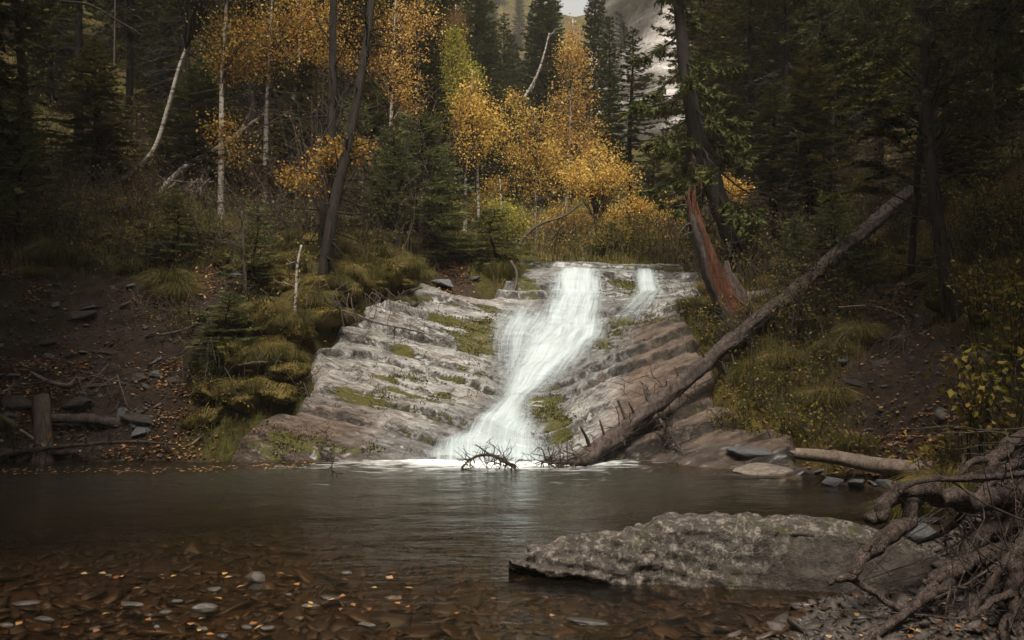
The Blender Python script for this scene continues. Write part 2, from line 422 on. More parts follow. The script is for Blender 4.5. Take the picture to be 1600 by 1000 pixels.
# ------------------------------------------------------------------ setting materials
def ground_material():
    n = NT("forest_floor"); v = n.coord('Object')
    so = n.attr('soil'); wet = n.attr('wet'); 
    n1 = n.noise(v, 1.2, 5); n2 = n.noise(v, 9.0, 6, .65); n3 = n.noise(v, 45.0, 5, .7)
    moss = n.mix(n.ramp(n1, [(.35, 0), (.65, 1)]), (0.030, 0.030, 0.008), (0.075, 0.068, 0.014))
    moss = n.mix(n.ramp(n2, [(.35, .8), (.6, 0)]), moss, (0.03, 0.022, 0.010))
    gold = n.ramp(n.noise(n.mapping(v, loc=(5, 2, 0)), .8, 4), [(.52, 0), (.66, .8)])
    moss = n.mix(gold, moss, (0.12, 0.082, 0.018))
    litter = n.ramp(n.noise(v, .45, 4), [(.5, 0), (.62, .8)])
    moss = n.mix(litter, moss, n.mix(n2, (0.05, 0.028, 0.014), (0.10, 0.06, 0.028)))
    soil = n.mix(n.ramp(n2, [(.3, 0), (.7, 1)]), (0.012, 0.008, 0.006), (0.05, 0.033, 0.023))
    soil = n.mix(n.ramp(n.voro(n.mapping(v, (1, 1, 2.2)), 15), [(.0, .5), (.35, 0)]), soil, (0.075, 0.052, 0.038))
    c = n.mix(so, moss, soil)
    # stream bed: brown cobbles
    vv = n.mapping(v, (1, 1.15, 1))
    cell = n.n("ShaderNodeTexVoronoi"); n.set(cell.inputs['Vector'], n.mix(.08, vv, n.n("ShaderNodeTexNoise").outputs[1])); cell.inputs['Scale'].default_value = 13.0
    sep = n.n("ShaderNodeSeparateColor"); n.set(sep.inputs[0], cell.outputs['Color'])
    cob = n.ramp(sep.outputs[0], [(0, (.03, .02, .013)), (.35, (.055, .036, .021)), (.55, (.075, .052, .03)), (.75, (.05, .043, .036)), (.9, (.09, .055, .027)), (1, (.085, .074, .062))], 'CONSTANT')
    cob = n.mix(n.ramp(cell.outputs['Distance'], [(.25, 0), (.6, .85)]), cob, (0.012, 0.007, 0.004))
    cob = n.mix(n.ramp(n3, [(.4, 0), (.7, .5)]), cob, (0.02, 0.014, 0.008))
    c = n.mix(wet, c, cob)
    h = n.math('ADD', n.math('MULTIPLY', n2, .7), n.math('MULTIPLY', n3, .5))
    h = n.math('ADD', n.math('MULTIPLY', h, n.math('SUBTRACT', 1.0, wet)), n.math('MULTIPLY', n.math('MULTIPLY', n.ramp(cell.outputs['Distance'], [(0, 1), (.55, 0)]), 1.2), wet))
    return n.done(n.principled(c, .9, n.bump(h, .9, .06), .15))
def rock_material():
    n = NT("layered_wet_rock"); v = n.coord('Object')
    st = n.attr('strata'); moss = n.attr('moss'); wet = n.attr('wet'); red = n.attr('warm')
    sep = n.n("ShaderNodeSeparateXYZ"); n.set(sep.inputs[0], v)
    cx = n.n("ShaderNodeCombineXYZ"); n.set(cx.inputs[0], n.math('MULTIPLY', sep.outputs[0], 2.6)); n.set(cx.inputs[1], n.math('MULTIPLY', sep.outputs[1], 2.6)); n.set(cx.inputs[2], n.math('MULTIPLY', st, 15.0))
    sv = cx.outputs[0]
    sv2 = n.mapping(sv, (1.6, 1.6, 2.6)); b3 = n.noise(sv2, 3.0, 6, .7, .6)
    b1 = n.noise(sv, 1.3, 6, .62, .3); b2 = n.noise(sv, 3.4, 6, .7, .5); fine = n.noise(v, 55, 6, .75); med = n.noise(v, 4.0, 5, .6, .4)
    grey = n.mix(n.ramp(b1, [(.3, 0), (.68, 1)]), (0.15, 0.136, 0.124), (0.56, 0.545, 0.52))
    warm = n.mix(n.ramp(b1, [(.3, 0), (.68, 1)]), (0.07, 0.047, 0.034), (0.28, 0.20, 0.15))
    c = n.mix(red, grey, warm)
    c = n.mix(n.ramp(med, [(.5, 0), (.72, .6)]), c, n.mix(1.0, c, (.62, .56, .52), 'MULTIPLY'))
    c = n.mix(n.ramp(b2, [(.32, .85), (.38, 0)]), c, (0.022, 0.018, 0.015))
    c = n.mix(n.ramp(b3, [(.33, .8), (.38, 0)]), c, (0.03, 0.025, 0.021))
    rust = n.ramp(n.noise(n.mapping(sv, (1, 1, .8), loc=(9, 4, 2)), 1.1, 6, .7, .6), [(.52, 0), (.64, .75)])
    c = n.mix(rust, c, n.mix(1.0, c, (.62, .42, .28), 'MULTIPLY'))
    c = n.mix(n.ramp(fine, [(.3, .6), (.5, 0)]), c, n.mix(1.0, c, (.4, .4, .4), 'MULTIPLY'))
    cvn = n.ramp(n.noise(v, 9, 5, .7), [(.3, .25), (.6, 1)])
    c = n.mix(n.math('MULTIPLY', n.math('MULTIPLY', n.attr('ledge_shade_grime'), cvn), .96), c, (0.013, 0.010, 0.008))  # ledge-line shadow and grime painted into the rock colour
    ck = n.ramp(n.voro(n.mapping(n.mix(.10, v, n.n('ShaderNodeTexNoise').outputs[1]), (.9, .5, 1.8)), 2.2, 'DISTANCE_TO_EDGE'), [(0, .9), (.014, 0)])
    c = n.mix(ck, c, (.02, .016, .013))
    pit = n.math('MULTIPLY', n.ramp(n.voro(n.mapping(v, (1, 1, 1.6)), 17), [(.10, .95), (.2, 0)]), n.ramp(n.noise(v, 2.2, 4), [(.48, 0), (.6, 1)]))
    c = n.mix(pit, c, (.02, .016, .013))
    # pale patches: wet sky highlights painted into the rock colour
    c = n.mix(n.math('MULTIPLY', n.ramp(n.noise(sv, 2.1, 7, .7, .8), [(.50, 0), (.62, .8)]), n.math('SUBTRACT', 1.0, red)), c, (0.66, 0.645, 0.62))
    mm = n.math('MULTIPLY', moss, 1.0)
    mn = n.math('ADD', n.math('MULTIPLY', n.noise(v, 7.0, 6, .7), .5), n.math('MULTIPLY', n.noise(sv, 1.8, 6, .7, .5), .5))
    mf = n.ramp(n.math('ADD', mm, n.math('MULTIPLY', n.math('SUBTRACT', mn, .5), 3.0)), [(.5, 0), (.62, 1)])
    mcol = n.mix(n.noise(v, 22, 4), (0.035, 0.033, 0.007), (0.15, 0.135, 0.018))
    wetc = n.mix(n.math('MULTIPLY', wet, .65), c, n.mix(1.0, c, (.32, .34, .36), 'MULTIPLY'))
    c = n.mix(mf, wetc, mcol)
    rough = n.math('SUBTRACT', .5, n.math('MULTIPLY', wet, .24))
    rough = n.math('ADD', rough, n.math('MULTIPLY', n.math('SUBTRACT', med, .5), .5))
    rough = n.mix(mf, n.mix(0.0, rough, rough), (.9, .9, .9))
    h = n.math('ADD', n.math('ADD', n.math('MULTIPLY', b2, 1.0), n.math('MULTIPLY', b3, .6)), n.math('MULTIPLY', fine, .45)); h = n.math('ADD', h, n.math('MULTIPLY', b1, .8))
    h = n.math('ADD', h, n.math('MULTIPLY', mf, n.math('MULTIPLY', mn, .7)))
    return n.done(n.principled(c, rough, n.bump(h, 1.0, .07), .5, **{'Coat Weight': n.math('MULTIPLY', wet, .35), 'Coat Roughness': .32}))
MAT_GROUND = ground_material(); MAT_ROCK = rock_material()

def nonuni(*segs):
    out = []
    for a0, b0, st in segs: out.append(np.arange(a0, b0 - 1e-6, st))
    return np.concatenate(out + [[segs[-1][1]]])
def grid_mesh(name, xs, ys, zfun, mat):
    X, Y = np.meshgrid(xs, ys); x, y = X.ravel(), Y.ravel()
    z, at = zfun(x, y)
    nx, ny = len(xs), len(ys)
    i = np.arange(ny - 1)[:, None] * nx; j = np.arange(nx - 1)[None]
    Q = np.stack([i + j, i + j + 1, i + nx + j + 1, i + nx + j], -1).reshape(-1, 4)
    keep = at.pop('keep', None)
    if keep is not None:
        Q = Q[keep[Q].any(1)]
        used = np.zeros(len(x), bool); used[Q.ravel()] = True
        idx = np.cumsum(used) - 1
        Q = idx[Q]; x, y, z = x[used], y[used], z[used]; at = {k: v_[used] for k, v_ in at.items()}
    me = make_mesh(name, np.stack([x, y, z], 1), [Q], True, mat)
    for k, v_ in at.items(): add_attr(me, k, v_)
    return link_mesh(name, me)
def _gz(x, y):
    z, rm, so, wet = ground_z(x, y, True)
    return z, {'soil': so, 'wet': np.clip(wet * sstep(-3.2, -2.6, -np.abs(x) + 3 + 4), 0, 1)}
ground = struct(grid_mesh("ground", nonuni((-95, -15, 2.5), (-15, -7, .2), (-7, 7.5, .06), (7.5, 15, .2), (15, 95, 2.5)),
                          nonuni((-32, 0, 1.5), (0, 4, .2), (4, 8.5, .08), (8.5, 14.5, .045), (14.5, 24, .12), (24, 45, .5), (45, 145, 3)), _gz, MAT_GROUND))
# where moss sits on the bedrock (x, y, rx, ry, amount)
def _mp(px, py, D, rx, ry, am):
    p = P(px, py, D); return (p[0], p[1], rx, ry, am)
MOSS = [_mp(745, 525, 12.6, .18, .55, 1), _mp(760, 500, 13.1, .22, .4, .9), _mp(640, 578, 11.5, .5, .1, .8), _mp(620, 598, 11.2, .5, .12, .8), _mp(630, 545, 12.0, .2, .12, .8), _mp(690, 610, 11.2, .3, .1, .8),
        _mp(560, 615, 11.0, .35, .1, .7), _mp(860, 640, 10.7, .25, .35, 1), _mp(870, 665, 10.5, .22, .2, .9), _mp(945, 535, 12.6, .16, .4, .9), _mp(965, 520, 13.0, .15, .25, .9),
        _mp(990, 440, 15.3, .45, .2, .8), _mp(975, 432, 15.5, .35, .2, .9), _mp(822, 437, 15.1, .18, .15, 1), _mp(1060, 420, 15.9, .5, .25, .8), _mp(1000, 492, 13.5, .45, .1, .7), _mp(1000, 460, 14.9, .5, .12, .6),
        _mp(480, 690, 10.25, .35, .12, .9), _mp(540, 695, 10.2, .3, .1, .9), _mp(440, 690, 10.25, .3, .14, .9), _mp(590, 690, 10.25, .2, .1, .6), _mp(700, 505, 12.9, .4, .2, .5), _mp(905, 690, 10.3, .2, .1, .6)]
def _rz(x, y):
    b = base_z(x, y); rm = rock_mask(x, y); z = rock_z(x, y, b)
    s = strata(x, y, b)
    z = z + 0.03 - (1 - rm) * .45
    _, shade_grime, tread = ledge_parts(x, y, b)
    mo = np.zeros(len(x))
    for (mx, my, rx, ry, am) in MOSS:
        mo = np.maximum(mo, am * np.exp(-(((x - mx) / rx) ** 2 + ((y - my) / ry) ** 2)))
    mo = mo * (.80 + .4 * np.maximum(tread, shade_grime)) + .40 * np.maximum(.7 * tread, shade_grime) * sstep(-.2, .4, vnoise(xyz(x, y, None, 1.3), 63))
    mo = np.maximum(mo, .75 * sstep(.75, .35, rm) * sstep(.15, .5, z))
    fx = np.interp(y, WF_Y, (WF_L + WF_R) / 2); hw = np.interp(y, WF_Y, (WF_R - WF_L) / 2)
    dist = np.abs(x - fx) - hw
    wet = np.clip(np.maximum(sstep(.7, .0, dist + .3 * vnoise(xyz(x, y, None, 2.5), 61)), sstep(.28, .02, z + .1 * vnoise(xyz(x, y, None, 2), 62))), 0, 1)
    wet = np.maximum(wet, .7 * sstep(14.2, 15.2, y))
    warm = np.clip(sstep(.5, 1.1, x - np.interp(y, [10, 13.5], [0.2, 1.0])) * sstep(14.2, 13.4, y) * .95 + sstep(.9, .3, z) * sstep(-.9, -2.2, x) * .75 + .25 * sstep(-1.0, -2.0, x) + .5 * sstep(13.2, 14, y) * sstep(0, -.8, x), 0, 1)
    return z, {'moss': mo, 'wet': wet, 'warm': warm, 'strata': s, 'ledge_shade_grime': shade_grime, 'keep': rm > .02}
# ------------------------------------------------------------------ falling water: edges (py, left px, right px, depth)
_wf = [(411, 868, 941, 16.0), (420, 864, 945, 15.75), (432, 857, 949, 15.5), (448, 854, 951, 15.2), (462, 852, 952, 14.8), (478, 844, 950, 14.25), (495, 832, 950, 13.6), (510, 820, 958, 13.2), (522, 808, 960, 12.9), (540, 798, 938, 12.5), (560, 788, 918, 12.05), (580, 780, 893, 11.6), (598, 773, 874, 11.2), (612, 767, 846, 10.95), (625, 746, 836, 10.75), (645, 716, 842, 10.58), (670, 686, 853, 10.42), (695, 671, 862, 10.27), (722, 660, 874, 10.1)]
_wfa = np.array(_wf, float)
WF_YD = _wfa[:, 3]
_o = np.argsort(WF_YD)
WF_Y = WF_YD[_o]; WF_L = ((_wfa[:, 1] - 800) / F * WF_YD)[_o]; WF_R = ((_wfa[:, 2] - 800) / F * WF_YD)[_o]
bedrock = struct(grid_mesh("bedrock", np.arange(-3.5, 3.8, .015), np.arange(9.0, 16.95, .015), _rz, MAT_ROCK))

def water_sheet_mat(name):
    n = NT(name)
    uv = n.n("ShaderNodeAttribute", attribute_name='flow_uv').outputs['Vector']; den = n.attr('thickness_amount')
    s1 = n.noise(n.mapping(uv, (10, .7, 1)), 1.0, 5, .6, .35); s2 = n.noise(n.mapping(uv, (32, 1.6, 1)), 1.0, 4, .6); s3 = n.noise(n.mapping(uv, (2.2, 8.0, 1)), 1.0, 4, .6, .7)
    st = n.math('ADD', n.math('MULTIPLY', s1, .55), n.math('ADD', n.math('MULTIPLY', s2, .42), n.math('MULTIPLY', s3, .23)))
    a_ = n.math('ADD', den, n.math('MULTIPLY', n.math('SUBTRACT', st, .6), 1.15))
    al = n.ramp(a_, [(.0, 0.0), (1.15, .97)], 'EASE')
    c = n.mix(n.ramp(st, [(.4, 0), (.75, 1)]), (.40, .47, .50), (.63, .69, .70))
    b = n.bump(st, .22, .05)
    d = n.principled(c, .45, b, .3)
    tl = n.n("ShaderNodeBsdfTranslucent"); n.set(tl.inputs[0], c)
    m1 = n.n("ShaderNodeMixShader"); m1.inputs[0].default_value = .3
    n.t.links.new(d, m1.inputs[1]); n.t.links.new(tl.outputs[0], m1.inputs[2])
    tr = n.n("ShaderNodeBsdfTransparent")
    m2 = n.n("ShaderNodeMixShader"); n.set(m2.inputs[0], al)
    n.t.links.new(tr.outputs[0], m2.inputs[1]); n.t.links.new(m1.outputs[0], m2.inputs[2])
    return n.done(m2.outputs[0])
MAT_FALL = water_sheet_mat("silky_falling_water")
def water_sheet(name, rows, lift=.022, nu=90, nv=420, dens=1.0, soft=.34, smooth_k=23, lowz=-.06, fade=.04):
    r = np.array(rows, float)
    t = np.linspace(0, len(r) - 1, nv)
    rr = np.stack([np.interp(t, np.arange(len(r)), r[:, k]) for k in range(r.shape[1])], 1)
    k = np.ones(15) / 15
    for c_ in (1, 2):
        pad = np.pad(rr[:, c_], 7, mode='edge'); rr[:, c_] = np.convolve(pad, k, 'valid')
    u = np.linspace(0, 1, nu)
    D = rr[:, 3][:, None] + 0 * u
    xl = (rr[:, 1] - 800) / F * rr[:, 3]; xr = (rr[:, 2] - 800) / F * rr[:, 3]
    X = xl[:, None] * (1 - u) + xr[:, None] * u
    z = rock_z(X.ravel(), D.ravel()).reshape(nv, nu) + .03
    # water smooths the little steps it runs over
    kk = np.ones(smooth_k) / smooth_k
    zm = np.max(np.stack([np.pad(z, ((3, 3), (0, 0)), mode='edge')[q_:q_ + nv] for q_ in range(7)]), 0)
    zm = np.max(np.stack([np.pad(zm, ((0, 0), (2, 2)), mode='edge')[:, q_:q_ + nu] for q_ in range(5)]), 0)
    zs = np.stack([np.convolve(np.pad(zm[:, j], smooth_k // 2, mode='edge'), kk, 'valid') for j in range(nu)], 1)
    zs = np.maximum(zs, z)
    bulge = np.sin(np.pi * u)[None] ** .6
    Z = zs + lift * bulge - .02 * (1 - bulge) + .012 * fbm(np.stack([X.ravel() * 6, D.ravel() * 2, 0 * X.ravel()], 1), 3, 71).reshape(nv, nu)
    Z = np.maximum(Z, lowz)
    Lv = np.concatenate([[0], np.cumsum(np.hypot(np.diff(rr[:, 3]), np.diff(Z[:, nu // 2])))])
    den = np.minimum(1, np.minimum(u[None] * (xr - xl)[:, None], (1 - u)[None] * (xr - xl)[:, None]) / soft)
    vv_ = np.linspace(0, 1, nv)[:, None]
    den = den * sstep(0, fade, vv_)
    den = den * (rr[:, 4][:, None] if rr.shape[1] > 4 else 1) * dens
    V = np.stack([X, D, Z], -1).reshape(-1, 3)
    i = np.arange(nv - 1)[:, None] * nu; j = np.arange(nu - 1)[None]
    Q = np.stack([i + j, i + nu + j, i + nu + j + 1, i + j + 1], -1).reshape(-1, 4)
    me = make_mesh(name, V, [Q], True, MAT_FALL)
    add_attr(me, 'thickness_amount', den.ravel())
    at = me.attributes.new('flow_uv', 'FLOAT_VECTOR', 'POINT')
    fl = np.stack([(u[None] - .5) * np.maximum((xr - xl), .9)[:, None], Lv[:, None] + 0 * u, 0 * X], -1).reshape(-1, 3)
    at.data.foreach_set('vector', fl.astype(np.float32).ravel())
    return struct(link_mesh(name, me))
fall = water_sheet("waterfall_water", [(*q, (.9 if q[0] < 470 else .84 if q[0] < 560 else .88 if q[0] < 620 else .9)) for q in _wf])
veil = water_sheet("thin_water_veil", [(465, 800, 900, 14.6, .4), (485, 782, 890, 13.9, .55), (500, 766, 880, 13.3, .65), (515, 758, 870, 12.95, .65), (535, 758, 860, 12.55, .6), (555, 762, 846, 12.1, .6), (578, 768, 834, 11.65, .6), (600, 774, 824, 11.15, .6), (615, 775, 815, 10.9, .5)], lift=.03, nv=200, nu=60, soft=.4, fade=.3)
skirt = water_sheet("spray_skirt_water", [(628, 735, 850, 10.68, .15), (645, 700, 858, 10.52, .45), (670, 664, 870, 10.36, .5), (695, 648, 884, 10.2, .55), (722, 636, 898, 10.02, .6)], lift=.05, nv=160, nu=80, soft=.5)
side = water_sheet("side_cascade_water", [(413, 988, 1028, 15.95, .9), (425, 988, 1030, 15.65, .9), (440, 988, 1034, 15.35, .85), (452, 988, 1040, 15.1, .8), (462, 982, 1044, 14.85, .6), (475, 970, 1035, 14.3, .45), (490, 955, 1015, 13.7, .35), (503, 945, 995, 13.3, .15)], lift=.04, nv=120, nu=40, soft=.2)

# ------------------------------------------------------------------ pool
def pool_material():
    n = NT("pool_water"); v = n.coord('Object')
    w1 = n.noise(n.mapping(v, (1.6, 5.0, 1)), 1.0, 4, .6, .4); w2 = n.noise(n.mapping(v, (5, 14, 1)), 1.0, 4, .6, .5); w3 = n.noise(n.mapping(v, (.5, 1.2, 1)), 1.0, 3)
    h = n.math('ADD', n.math('MULTIPLY', w1, .8), n.math('ADD', n.math('MULTIPLY', w2, .35), n.math('MULTIPLY', w3, .6)))
    # stronger waves near the falls
    sep = n.n("ShaderNodeSeparateXYZ"); n.set(sep.inputs[0], v)
    dx = n.math('SUBTRACT', sep.outputs[0], 0.0); dx = n.math('MULTIPLY', dx, .45)
    dy = n.math('SUBTRACT', 10.15, sep.outputs[1])
    dist = n.math('SQRT', n.math('ADD', n.math('MULTIPLY', dx, dx), n.math('MULTIPLY', dy, dy)))
    amp = n.math('ADD', .35, n.math('MULTIPLY', n.ramp(n.math('DIVIDE', dist, 5.0), [(0, 1), (1, 0)]), .9))
    b = n.bump(n.math('MULTIPLY', h, amp), .6, .055)
    fr = n.n("ShaderNodeFresnel"); fr.inputs['IOR'].default_value = 1.33; n.set(fr.inputs['Normal'], b)
    gl = n.n("ShaderNodeBsdfGlossy"); gl.inputs['Roughness'].default_value = .12; n.set(gl.inputs['Normal'], b); gl.inputs['Color'].default_value = (.97, .97, .96, 1)
    tr = n.n("ShaderNodeBsdfTransparent"); tr.inputs[0].default_value = (.68, .57, .45, 1)
    # suspended air and silt: denser where the pool is deep
    dp = n.attr('depth')
    df = n.n("ShaderNodeBsdfDiffuse"); n.set(df.inputs[0], n.mix(n.ramp(n.math('DIVIDE', dist, 3.2), [(0.0, 1), (.35, .45), (1, 0)]), (.016, .012, .007), (.062, .068, .058)))
    m0 = n.n("ShaderNodeMixShader"); n.set(m0.inputs[0], n.ramp(dp, [(.05, .0), (.18, .30), (.30, .66), (.5, .9)]))
    n.t.links.new(tr.outputs[0], m0.inputs[1]); n.t.links.new(df.outputs[0], m0.inputs[2])
    m1 = n.n("ShaderNodeMixShader"); n.set(m1.inputs[0], fr.outputs[0])
    n.t.links.new(m0.outputs[0], m1.inputs[1]); n.t.links.new(gl.outputs[0], m1.inputs[2])
    # foam; its farther streaks also paint ripple glints
    sk = n.noise(n.mapping(v, (3.0, 11.0, 1)), 1.0, 6, .65, .8); sk2 = n.noise(n.mapping(v, (.9, 1.6, 1)), 1.0, 3)
    near = n.attr('foam')
    fm = n.math('ADD', near, n.math('MULTIPLY', n.math('SUBTRACT', n.math('ADD', n.math('MULTIPLY', sk, .65), n.math('MULTIPLY', sk2, .35)), .53), n.attr('foam_glint')))
    fa = n.ramp(fm, [(.08, 0), (.75, .95)])
    fd = n.n("ShaderNodeBsdfDiffuse"); fd.inputs[0].default_value = (.8, .83, .82, 1)
    m2 = n.n("ShaderNodeMixShader"); n.set(m2.inputs[0], fa)
    n.t.links.new(m1.outputs[0], m2.inputs[1]); n.t.links.new(fd.outputs[0], m2.inputs[2])
    return n.done(m2.outputs[0])
def _pz(x, y):
    g = ground_z(x, y); b = base_z(x, y)
    cx = np.interp(x, [-.95, .45], [0, 0]); ddx = np.maximum(np.maximum(-.85 - x, x - .42), 0)
    dd = np.hypot(ddx * .75, np.maximum(10.05 - y, 0) * 1.35)
    foam = 1.15 * np.exp(-(dd / .45) ** 1.1)
    fv = 3.4 * np.exp(-dd / 1.5) + .15  # streaks out on the pool: thin foam and painted ripple glints
    shore = .35 * sstep(-.12, .0, b) * sstep(9.2, 9.9, y) * sstep(-3.2, -2.6, x)
    z = .012 * fbm(xyz(x * 1.0, y * 2.2, None, 1.5), 3, 81) * sstep(4.5, 8, y)
    return z, {'foam': foam, 'foam_glint': fv, 'depth': np.clip(-b, 0, 2), 'keep': g < .12}
pool = struct(grid_mesh("pool_water", np.arange(-9.5, 6, .05), np.arange(1.5, 10.9, .05), _pz, pool_material()))
# ------------------------------------------------------------------ vegetation materials
M_SPRUCE = leaf_mat("spruce_needles", [(0, (.034, .048, .012)), (.5, (.060, .074, .017)), (.85, (.098, .094, .022)), (1, (.15, .11, .028))], .2)
M_OLIVE = leaf_mat("olive_needles", [(0, (.05, .05, .013)), (.5, (.09, .078, .02)), (1, (.15, .11, .03))], .25)
M_YOUNG = leaf_mat("young_spruce_needles", [(0, (.06, .075, .024)), (.6, (.11, .125, .042)), (1, (.17, .16, .06))], .25)
M_PINE = leaf_mat("pine_needles", [(0, (.03, .045, .022)), (.6, (.055, .07, .03)), (1, (.13, .08, .03))], .2)
M_GOLD = leaf_mat("golden_leaves", [(0, (.30, .14, .03)), (.3, (.52, .30, .07)), (.7, (.70, .48, .11)), (.9, (.76, .58, .19)), (1, (.45, .43, .09))], .5)
M_AMBER = leaf_mat("amber_leaves", [(0, (.32, .15, .04)), (.35, (.54, .30, .09)), (.75, (.70, .46, .13)), (1, (.74, .55, .19))], .5)
M_ORANGE = leaf_mat("orange_leaves", [(0, (.20, .08, .025)), (.35, (.38, .18, .04)), (.7, (.48, .30, .07)), (.9, (.30, .26, .06)), (1, (.16, .15, .04))], .4)
M_LIME = leaf_mat("yellow_green_needles", [(0, (.20, .20, .03)), (.5, (.32, .29, .045)), (1, (.42, .34, .06))], .4)
M_DULL = leaf_mat("dull_brown_leaves", [(0, (.12, .06, .025)), (.5, (.20, .11, .04)), (1, (.26, .17, .06))], .35)
M_SHRUB = leaf_mat("shrub_leaves", [(0, (.08, .085, .012)), (.4, (.17, .15, .018)), (.75, (.30, .22, .03)), (1, (.26, .12, .03))], .4, spec=.3)
M_GRASS = leaf_mat("grass_blades", [(0, (.035, .042, .009)), (.35, (.075, .075, .017)), (.7, (.14, .115, .03)), (1, (.22, .165, .07))], .3)
M_STRAW = leaf_mat("dry_grass_blades", [(0, (.10, .085, .022)), (.5, (.19, .15, .045)), (1, (.28, .21, .09))], .3)
M_MOSS = leaf_mat("moss_tips", [(0, (.03, .032, .006)), (.5, (.06, .056, .010)), (.85, (.11, .085, .018)), (1, (.15, .10, .03))], .25)
M_LITTER = leaf_mat("fallen_leaves", [(0, (.10, .035, .016)), (.3, (.20, .08, .028)), (.6, (.30, .14, .05)), (.85, (.34, .23, .13)), (1, (.42, .24, .05))], .1, .5, spec=.4)
M_BARK = bark_mat("spruce_bark", (.010, .008, .006), (.042, .032, .026))
M_TWIG = bark_mat("dead_twig_bark", (.05, .038, .03), (.13, .105, .085), bump=.1)
M_DARKTWIG = bark_mat("dark_twig_bark", (.03, .022, .017), (.075, .057, .045), bump=.1)
def birch_bark():
    n = NT("birch_bark"); v = n.coord('Object')
    f = n.noise(n.mapping(v, (9, 9, 26)), 1.0, 4, .6, .3); g = n.noise(n.mapping(v, (3, 3, 5)), 1.0, 4, .6)
    c = n.mix(n.ramp(f, [(.38, 1), (.5, 0)]), (.36, .32, .28), (.03, .024, .02))
    c = n.mix(n.ramp(g, [(.5, 0), (.68, .8)]), c, (.10, .08, .068))
    return n.done(n.principled(c, .75, n.bump(f, .3, .01), .2))
M_BIRCH = birch_bark()

def ribbon_twig(mb, pts, w):
    mb.add(*tube(pts, np.linspace(w, w * .3, len(pts)), 3, cap=False))

